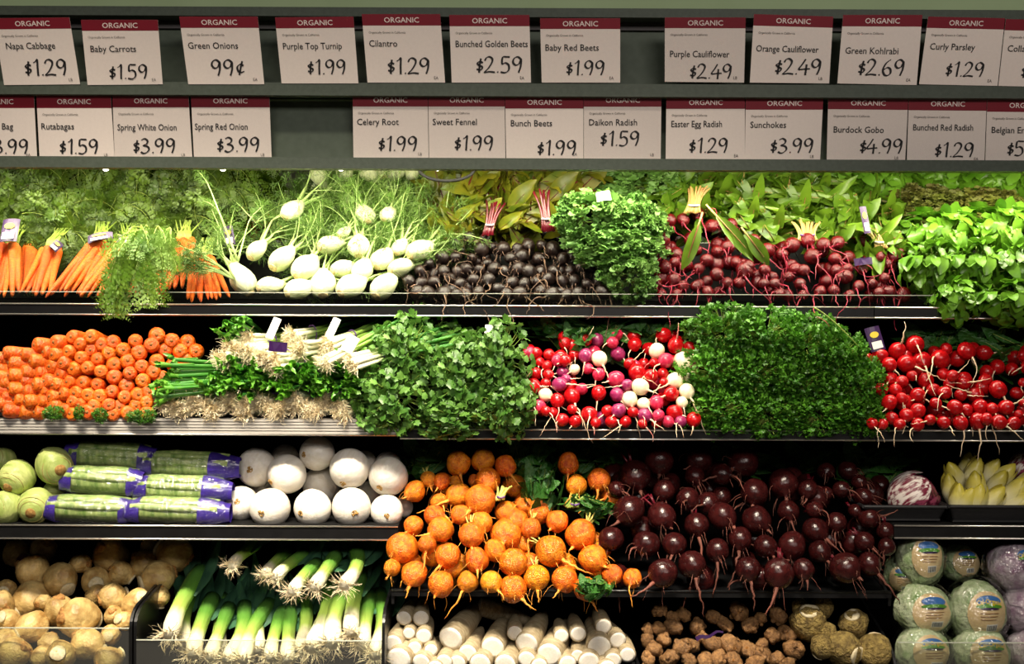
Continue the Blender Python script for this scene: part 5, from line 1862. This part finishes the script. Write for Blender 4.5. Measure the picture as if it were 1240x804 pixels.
def celery_pack(lb, x0, y0, x1, y1, h, Y, k, red):
    a, b = P(x0 * .2419, 520 + y0 * .2419, Y), P(x1 * .2419, 520 + y1 * .2419, Y)
    c = (a + b) / 2
    L = (b - a).length
    r0 = rad(h * .2419 / 2, Y) * 1.18
    o = thing('celery_pack', lb, 'celery', c - Vector((0, 0, r0)), 'wrapped celery packs')
    ax = (b - a).normalized()
    up = Vector((0, 0, 1)) - ax * ax.z
    up.normalize()
    fw = ax.cross(up)

    def at(t, w, s=1.0):
        """t along 0..1, w angle around, s radius factor"""
        end = 1 - .22 * abs(2 * t - 1) ** 3
        g = 1 + .12 * noise.noise(Vector((t * 5, math.cos(w) * 1.5 + k, math.sin(w) * 1.5)))
        return a + ax * (L * t) + (up * math.sin(w) + fw * (-math.cos(w) * .85)) * (r0 * end * s * g)
    r = random.Random(700 + k)
    for i in range(7):
        w = -1.1 + i * .62
        mb = MB()
        pts = [at(.03 + .94 * t, w + .10 * math.sin(t * 3 + i), .74) for t in [j / 8 for j in range(9)]]
        mb.tube(pts, [r0 * (.26 + .05 * math.sin(i * 2.1))] * 9, 9)
        part('celery_rib', mb, CELP, o)
    mb = MB()
    mb.tube([a + ax * (L * .05), c, b - ax * (L * .05)], r0 * .70, 12)
    part('celery_heart', mb, CELP, o)

    def sheet(nm, t0, t1, w0, w1, s, m, parent, nt=6, nw=14, puck=0.0):
        mb = MB()
        for i in range(nt + 1):
            for j in range(nw + 1):
                t, w = t0 + (t1 - t0) * i / nt, w0 + (w1 - w0) * j / nw
                mb.v.append(at(t, w, s + puck * r.uniform(-1, 1)))
        for i in range(nt):
            for j in range(nw):
                q = i * (nw + 1) + j
                mb.f.append((q, q + 1, q + nw + 2, q + nw + 1))
                mb.mi.append(0)
        return part(nm, mb, m, parent)
    sheet('printed_end', -.04, .13, -2.2, 4.0, 1.04, PURP, o, 4, 16, .05)
    sheet('printed_end', .86 if red or k < 3 else .76, 1.06 if k < 3 else 1.10, -2.2, 4.0, 1.04, PURP, o, 4, 16, .05)
    f = sheet('clear_film', -.05, 1.06, -2.2, 4.0, 1.075, FILMC, o, 12, 20, .03)
    if red:
        sheet('red_label', .45, .72, .75, 1.35, 1.085, mat('pack_red_label', (176, 44, 30), rough=.4), o, 4, 4)
        sheet('grey_label', .30, .62, .35, .72, 1.085, CELWHITE, o, 4, 4)
    else:
        sheet('grey_label', .22, .40, .6, 1.0, 1.085, CELWHITE, o, 3, 3)
    sheet('round_seal', .72 if red else .16, .80 if red else .24, .15, .45, 1.086, mat('pack_seal_print', (60, 120, 110), rough=.4), o, 3, 3)


for k, (x0, y0, x1, y1, h, Y, red, lb) in enumerate([(350, 130, 760, 150, 132, .085, 1, 'topmost celery pack with red label and violet ends'), (325, 250, 700, 270, 130, .05, 1, 'celery pack in the middle of the front column with red oval label'), (240, 395, 665, 410, 128, .025, 0, 'bottom celery pack beside the low green bulb'),
                                                     (715, 175, 1160, 190, 126, .08, 0, 'top celery pack touching the white onions with violet end'), (690, 295, 1125, 310, 124, .05, 0, 'middle celery pack next to the white onions'), (650, 405, 1110, 418, 124, .02, 0, 'bottom celery pack next to the white onions')]):
    celery_pack(lb, x0, y0, x1, y1, h, Y, k, red)

# ------------------------------------------------------------------ radicchio, endive and their trays
def tray(lb, x0, x1, ytop, ybot, Y0, Y1):
    a, b = P(x0, ybot, Y0), P(x1, ytop, Y0)
    o = thing('foam_tray', lb, 'tray', Vector(((a.x + b.x) / 2, Y0, a.z)), 'black foam trays')
    t = .004
    mb = MB()
    mb.box((a.x + .01, Y0 + .01, a.z), (b.x - .01, Y1, a.z + t))
    part('tray_floor', mb, FOAM, o, False)
    f = .012
    for pts in ([(a.x, Y0, b.z), (b.x, Y0, b.z), (b.x - f, Y0 + f, a.z), (a.x + f, Y0 + f, a.z)], [(a.x, Y1, b.z), (b.x, Y1, b.z), (b.x - f, Y1 - f, a.z), (a.x + f, Y1 - f, a.z)]):
        mb = MB()
        mb.prism(pts, (0, .004, 0))
        mb.tube([pts[0], pts[1]], .004, 8)
        part('tray_wall', mb, FOAM, o, False)
    for xa, s in ((a.x, 1), (b.x, -1)):
        mb = MB()
        mb.prism([(xa, Y0, b.z), (xa, Y1, b.z), (xa + s * f, Y1 - f, a.z), (xa + s * f, Y0 + f, a.z)], (s * .004, 0, 0))
        mb.tube([(xa, Y0, b.z), (xa, Y1, b.z)], .004, 8)
        part('tray_wall', mb, FOAM, o, False)


tray('black foam tray under the radicchio', 1046, 1146, 614, 631, .015, .19)
tray('black foam tray full of endive', 1150, 1282, 614, 633, .010, .22)


def radicchio(lb, px, py, rpx, Y, d):
    c, r0 = P(px, py, Y), rad(rpx, Y)
    o = thing('radicchio', lb, 'radicchio', c - Vector((0, 0, r0)), 'radicchio heads')
    q = aim(d)
    mb = MB()
    mb.lathe(sph_prof(14), 22, .10, 1.3, 4)
    shared('head', mb.mesh('head', RADIC), o, c, q, r0)
    r = random.Random(int(px))
    for i in range(5):
        w = i * 1.2566 + .3
        mb = MB()
        nt, nw = 8, 6
        for a in range(nt + 1):
            for b in range(nw + 1):
                t, u = a / nt, b / nw - .5
                lat = -1.35 + 2.3 * t
                ww = w + u * 1.7 * math.sin(.35 + 2.5 * t)
                rr2 = 1.06 + .02 * i + .05 * noise.noise(Vector((t * 3, u * 4, i))) + .05 * t * t
                mb.v.append(Vector((math.cos(lat) * math.cos(ww), math.cos(lat) * math.sin(ww), math.sin(lat))) * rr2)
        for a in range(nt):
            for b in range(nw):
                k0 = a * (nw + 1) + b
                mb.f.append((k0, k0 + 1, k0 + nw + 2, k0 + nw + 1))
                mb.mi.append(0)
        shared('wrapper_leaf', mb.mesh('wrapper_leaf', RADICW if i in (1, 2) else RADIC), o, c, q, r0)
    mb = MB()
    mb.lathe([(.22, -.95), (.20, -1.10), (.05, -1.12)], 12)
    shared('stem_end', mb.mesh('stem_end', CUTB), o, c, q, r0)


radicchio('radicchio head with purple and white leaves in its tray', 1105, 601, 28, .085, (.8, -.2, .55))
radicchio('second radicchio head cut by the frame edge on the endive shelf', 1243, 568, 20, .16, (.3, -.3, .6))

EN = []
for i in range(2):
    mb = MB()
    mb.lathe([(.12, -1.02), (.42, -.95), (.72, -.55), (.88, -.05), (.80, .45), (.52, .85), (.22, 1.08), (.05, 1.16)], 16, .06, 1.2, i * 3)
    EN.append(mb.mesh('heart', ENDV))
ENL = []
for i in range(3):
    mb = MB()
    w0 = i * 2.09
    nt, nw = 9, 6
    for a in range(nt + 1):
        for b in range(nw + 1):
            t, u = a / nt, b / nw - .5
            z = -1.0 + (1.75 + .2 * i) * t
            rr2 = .30 + .66 * math.sin(math.pi * min(1, .12 + .72 * t)) * (1.02 + .03 * i)
            if t > .9:
                rr2 *= .85
            ww = w0 + u * 2.3 * (1 - .85 * t ** 3)
            mb.v.append(Vector((math.cos(ww) * rr2, math.sin(ww) * rr2, z)))
    for a in range(nt):
        for b in range(nw):
            k0 = a * (nw + 1) + b
            mb.f.append((k0, k0 + 1, k0 + nw + 2, k0 + nw + 1))
            mb.mi.append(0)
    ENL.append(mb.mesh('outer_leaf', ENDV))
END = [(1157,578,11,1143,552,.12),(1170,566,10,1172,548,.16),(1178,574,11,1186,552,.13),(1198,572,10,1208,556,.15),(1214,578,11,1226,562,.13),(1182,592,12,1178,570,.085),(1160,606,11,1160,588,.06),(1168,610,11,1176,590,.05),(1183,608,12,1186,586,.045),(1202,606,11,1216,586,.05),(1226,600,13,1246,576,.06),(1232,612,12,1262,592,.045),(1206,586,10,1216,568,.1),(1240,586,11,1258,568,.10),(1150,592,10,1146,572,.09)]
rc = rows_of([(a[0], a[1]) for a in END], 17)
for k, (x, y, r_, tx, ty, Y) in enumerate(END):
    c, r0 = P(x, y, Y), rad(r_, Y)
    o = thing('endive', 'yellow tipped endive, %s from left in %s row down of its tray' % (ORD[rc[k][1]], ORD[rc[k][0]]), 'endive', c - Vector((0, 0, r0)), 'endives in the tray')
    d = (P(tx, ty, Y) - c).normalized() + Vector((0, -.25, 0))
    q = aim(d, k * 1.7)
    sc = (r0, r0, r0 * 1.75)
    shared('heart', EN[k % 2], o, c, q, sc)
    for i in range(3):
        shared('outer_leaf', ENL[i], o, c, q, sc)

# ------------------------------------------------------------------ wrapped lettuces
def wrapped(lb, px, py, rpx, Y, k, purple=False, face=(0, -1, .1), words=True, sq=(1.0, .95)):
    c, r0 = P(px, py, Y), rad(rpx, Y)
    o = thing('wrapped_cabbage' if purple else 'wrapped_lettuce', lb, 'cabbage' if purple else 'lettuce', c - Vector((0, 0, r0)), 'film wrapped heads')
    r = random.Random(800 + k)

    def surf(v, s, lump=.07, f=2.0):
        g = 1 + lump * noise.noise(v * f + Vector((k * 3.1, 0, 0)))
        return c + Vector((v.x * sq[0], v.y, v.z * sq[1])) * (r0 * s * g)
    mb = MB()
    mb.lathe(sph_prof(16), 24)
    mb.v = [surf(p.normalized(), .92, .12, 2.4) for p in mb.v]
    part('head', mb, CABP if purple else LETT, o)
    for i in range(6):
        w = i * 1.05 + k
        lf = MB()
        nt = 7
        for a in range(nt + 1):
            for b in range(nt + 1):
                t, u = a / nt - .5, b / nt - .5
                v = Vector((math.cos(w) * .8, -.7, math.sin(w) * .8)).normalized()
                sx = v.cross(Vector((.3, .2, 1))).normalized()
                sy = v.cross(sx)
                vv = (v + sx * (u * 1.5) + sy * (t * 1.3)).normalized()
                lf.v.append(surf(vv, .935 + .012 * i + .03 * noise.noise(vv * 5 + Vector((i, 0, 0)))))
        for a in range(nt):
            for b in range(nt):
                q0 = a * (nt + 1) + b
                lf.f.append((q0, q0 + 1, q0 + nt + 2, q0 + nt + 1))
                lf.mi.append(0)
        part('outer_leaf', lf, CABP if purple else LETT, o)
    F = Vector(face).normalized()
    SX = Vector((0, 0, 1)).cross(F).normalized() * -1
    if SX.x < 0:
        SX = -SX
    SY = SX.cross(F)
    if SY.z < 0:
        SY = -SY

    def patch(nm, pts, s, m, parent, fan=True):
        """pts: outline in label coordinates, wrapped on the head."""
        mb = MB()
        cx, cy = sum(p[0] for p in pts) / len(pts), sum(p[1] for p in pts) / len(pts)
        rings = 4
        mb.v.append(surf((F + SX * cx + SY * cy).normalized(), s))
        n = len(pts)
        for j in range(1, rings + 1):
            for p in pts:
                x, y = cx + (p[0] - cx) * j / rings, cy + (p[1] - cy) * j / rings
                mb.v.append(surf((F + SX * x + SY * y).normalized(), s))
        for i in range(n):
            mb.f.append((0, 1 + i, 1 + (i + 1) % n))
            for j in range(rings - 1):
                o0, o1 = 1 + j * n, 1 + (j + 1) * n
                mb.f.append((o0 + i, o1 + i, o1 + (i + 1) % n, o0 + (i + 1) % n))
        mb.mi = [0] * len(mb.f)
        return part(nm, mb, m, parent)
    ell = lambda x, y, a, b, n=20: [(x + a * math.cos(2 * math.pi * i / n), y + b * math.sin(2 * math.pi * i / n)) for i in range(n)]
    rect = lambda x0, y0, x1, y1, n=5: [(x0 + (x1 - x0) * i / n, y0) for i in range(n)] + [(x1, y0 + (y1 - y0) * i / n) for i in range(n)] + [(x1 - (x1 - x0) * i / n, y1) for i in range(n)] + [(x0, y1 - (y1 - y0) * i / n) for i in range(n)]
    L0 = None
    if not purple:
        L0 = patch('printed_label', ell(0, -.08, .84, .88), 1.03, LBLT, o)
    par = L0 or o
    patch('blue_arch', ell(.05, .40, .48, .18), 1.042, LBLB, par)
    patch('green_field', ell(.05, .20, .50, .08), 1.048, LBLG, par)
    if words:
        vs, fs, w_ = text_polys('Cal-Organic', .02)
        mb = MB()
        sc = .92 / w_
        mb.v = [surf((F + SX * (.05 + (x - w_ / 2) * sc) + SY * (.27 + y * sc * 1.25 - .05 * ((x / w_ - .5) * 2) ** 2)).normalized(), 1.057) for x, y in vs]
        mb.f = list(fs)
        mb.mi = [0] * len(fs)
        part('brand_lettering', mb, LBLY, par, False)
    patch('violet_swoosh', ell(.05, .12, .34, .035), 1.055, PTAG, par)
    for i in range(3):
        patch('small_print_line', rect(-.30, -.03 - i * .09, .36 - i * .05, .0 - i * .09), 1.045, LBLK if purple else mat('label_brown_print', (150, 110, 70), rough=.5), par)
    bw = patch('barcode_panel', rect(-.10, -.62, .32, -.34), 1.045, LBLW, par)
    for i in range(6):
        patch('barcode_bar', rect(-.07 + i * .063, -.59, -.04 + i * .063 + .008 * (i % 2), -.37, 2), 1.052, LBLK, par)
    mb = MB()
    mb.lathe(sph_prof(20), 32)
    out = []
    for p in mb.v:
        v = p.normalized()
        out.append(surf(v, 1.085 + .06 * noise.noise(v * 6 + Vector((k, 2, 1))) + .035 * abs(noise.noise(v * 13 + Vector((k, 5, 1))))))
    mb.v = out
    part('clear_film', mb, FILMC, o)


wrapped('film wrapped lettuce on top of the stack beside the beets', 1112, 676, 32, .05, 1, False, (.1, -1, .25), False, (.92, 1.06))
wrapped('film wrapped lettuce squeezed under the topmost one by the beets', 1094, 694, 26, .075, 2, False, (-.3, -1, -.1), False)
wrapped('dark film wrapped lettuce set back between two stacks', 1161, 682, 25, .12, 3, False, (.1, -1, .3), False)
wrapped('film wrapped lettuce in the second layer beside the beets', 1116, 738, 36, .02, 4, False, (.1, -1, .15), False, (1.0, .92))
wrapped('large film wrapped lettuce with the brand arch facing out', 1182, 740, 37, .015, 5, False, (.05, -1, .15), True, (.95, 1.08))
wrapped('film wrapped lettuce at the bottom behind the clear pane by the bin wall', 1116, 788, 34, -.02, 6, False, (.1, -1, .2), True)
wrapped('film wrapped lettuce at the bottom behind the middle of the clear pane', 1186, 790, 36, -.02, 7, False, (.05, -1, .2), True)
wrapped('film wrapped red cabbage on top at the frame edge', 1226, 686, 33, .05, 8, True, (.3, -1, .35), True)
wrapped('film wrapped red cabbage under the top one at the frame edge', 1238, 738, 31, .03, 9, True, (.5, -1, .1), False)
wrapped('film wrapped red cabbage at the bottom of the frame edge stack', 1248, 792, 33, -.01, 10, True, (.3, -1, .1), False)

# ------------------------------------------------------------------ ties, tags and the cable under the canopy
def tall_tag(nm, lb, px, py, Y, w, h, tilt, lean, m, bar=True):
    c = P(px, py, Y)
    o = thing(nm, lb, 'tag', c - Vector((0, 0, rad(h / 2))))
    tag_part(o, c, rad(w, Y), rad(h, Y), tilt, lean, m, bar)


tall_tag('produce_tag', 'white printed tag stuck in the curly kale', 731, 237, .082, 17, 12, -.15, -.3, WTAG, False)
tall_tag('produce_tag', 'tall purple and white tag standing above the last red beets', 1048, 266, .15, 8, 34, -.14, -.2, PTAG)
tall_tag('produce_tag', 'purple tag with white top behind the red radishes', 1060, 410, .06, 18, 30, -.25, -.2, PTAG)
tall_tag('produce_tag', 'purple tag among the fennel stalks by the carrots', 277, 285, .16, 12, 24, -.2, -.2, PTAG)
tall_tag('produce_tag', 'small purple tag on the tied stems of the red beets', 1046, 316, .12, 22, 9, -.1, -.2, PTAG, False)
tall_tag('produce_tag', 'small grey tag in the shade above the cilantro', 594, 400, .035, 14, 14, .1, -.3, WTAG, False)

def stem_bundle(lb, x0, y0, x1, y1, Y, n, w, m, band, seed):
    r = random.Random(seed)
    a, b = P(x0, y0, Y), P(x1, y1, Y + .02)
    o = thing('stem_bundle', lb, 'stems', a)
    for i in range(n):
        u = i / (n - 1) - .5
        mb = MB()
        ax = Vector((1, 0, 0))
        p = [a + ax * (u * w * 1.5) + rv(r, .002), a.lerp(b, .35) + ax * (u * w * .7), b + ax * (u * w * 2.0) + rv(r, .006)]
        mb.tube(curve_to(p[0], (p[1] - p[0]).normalized(), p[2], 6), taper(.0034, 6, .7), 7)
        part('stem', mb, m, o)
    c = a.lerp(b, .32)
    mb = MB()
    mb.tube([c + Vector((math.cos(t) * w * .55, math.sin(t) * .010, math.sin(t) * .002)) for t in [i * .3142 for i in range(21)]], .0022, 6)
    part('tie_band', mb, band, o)


stem_bundle('upright bundle of dark red beet stems with a pale band', 664, 280, 656, 232, .16, 9, .016, STEMR, BANDW, 1)
stem_bundle('dark red beet stems rising by the fennel', 590, 285, 600, 244, .19, 6, .016, STEMR, BANDW, 2)
stem_bundle('pale rosy stems fanned above the first red beets', 838, 258, 845, 228, .19, 10, .022, STEMP, BANDW, 3)
stem_bundle('pale stems fanned above the middle red beets with a purple band', 978, 292, 976, 268, .18, 12, .03, STEMP, BAND, 4)
stem_bundle('rosy stems above the last red beets tied in a bundle', 1068, 300, 1056, 278, .15, 9, .018, STEMP, BANDW, 5)
stem_bundle('yellow green stems tied between the golden beets', 604, 606, 612, 590, .03, 7, .014, STEMY, BAND, 6)
stem_bundle('pale green stems above the lower golden beet cluster', 692, 614, 704, 600, .04, 7, .016, STEMG, BAND, 7)
mb = MB()
pts = []
for i in range(17):
    t = i / 16
    a = math.pi * t
    pts.append(P(541 - 33 * math.cos(a), 205 + 14 * math.sin(a) - (6 if i in (0, 16) else 0), .10))
mb.tube(pts, .0035, 8)
solo('lamp_cable', mb, BLACKM, 'black cable hanging in a loop under the canopy rail', 'cable')
mb = MB()
mb.tube(curve_to(P(985, 372, -.0), Vector((.6, 0, -.3)), P(1040, 420, .0), 8), taper(.0018, 8, .6), 6)
solo('loose_stem', mb, STEMG, 'thin green stem bending down from the top shelf onto the parsley', 'stem')
mb = MB()
rl = random.Random(3)
p = P(815, 272, .10)
for i, (x0, y0, x1, y1) in enumerate(((846, 272, 830, 322), (868, 262, 912, 310), (905, 285, 930, 318))):
    mb = MB()
    a, b = P(x0, y0, .085), P(x1, y1, .075)
    mb.leaf(a, b - a, Vector((.3 - .3 * i, -1, .3)), (b - a).length * 1.1, .016, OVAL, .3, .45, 7, .15, rl)
    st = MB()
    st.tube([a - (b - a) * .3, a, a.lerp(b, .8)], [.0022, .002, .001], 6)
    o = thing('beet_leaf', ('folded light green leaf hanging over the first red beets', 'long pale stemmed leaf lying across the red beets', 'light green leaf lying between two red beet bunches')[i], 'leaf', a)
    part('blade', mb, LCHARD, o)
    part('midrib', st, STEMP, o)
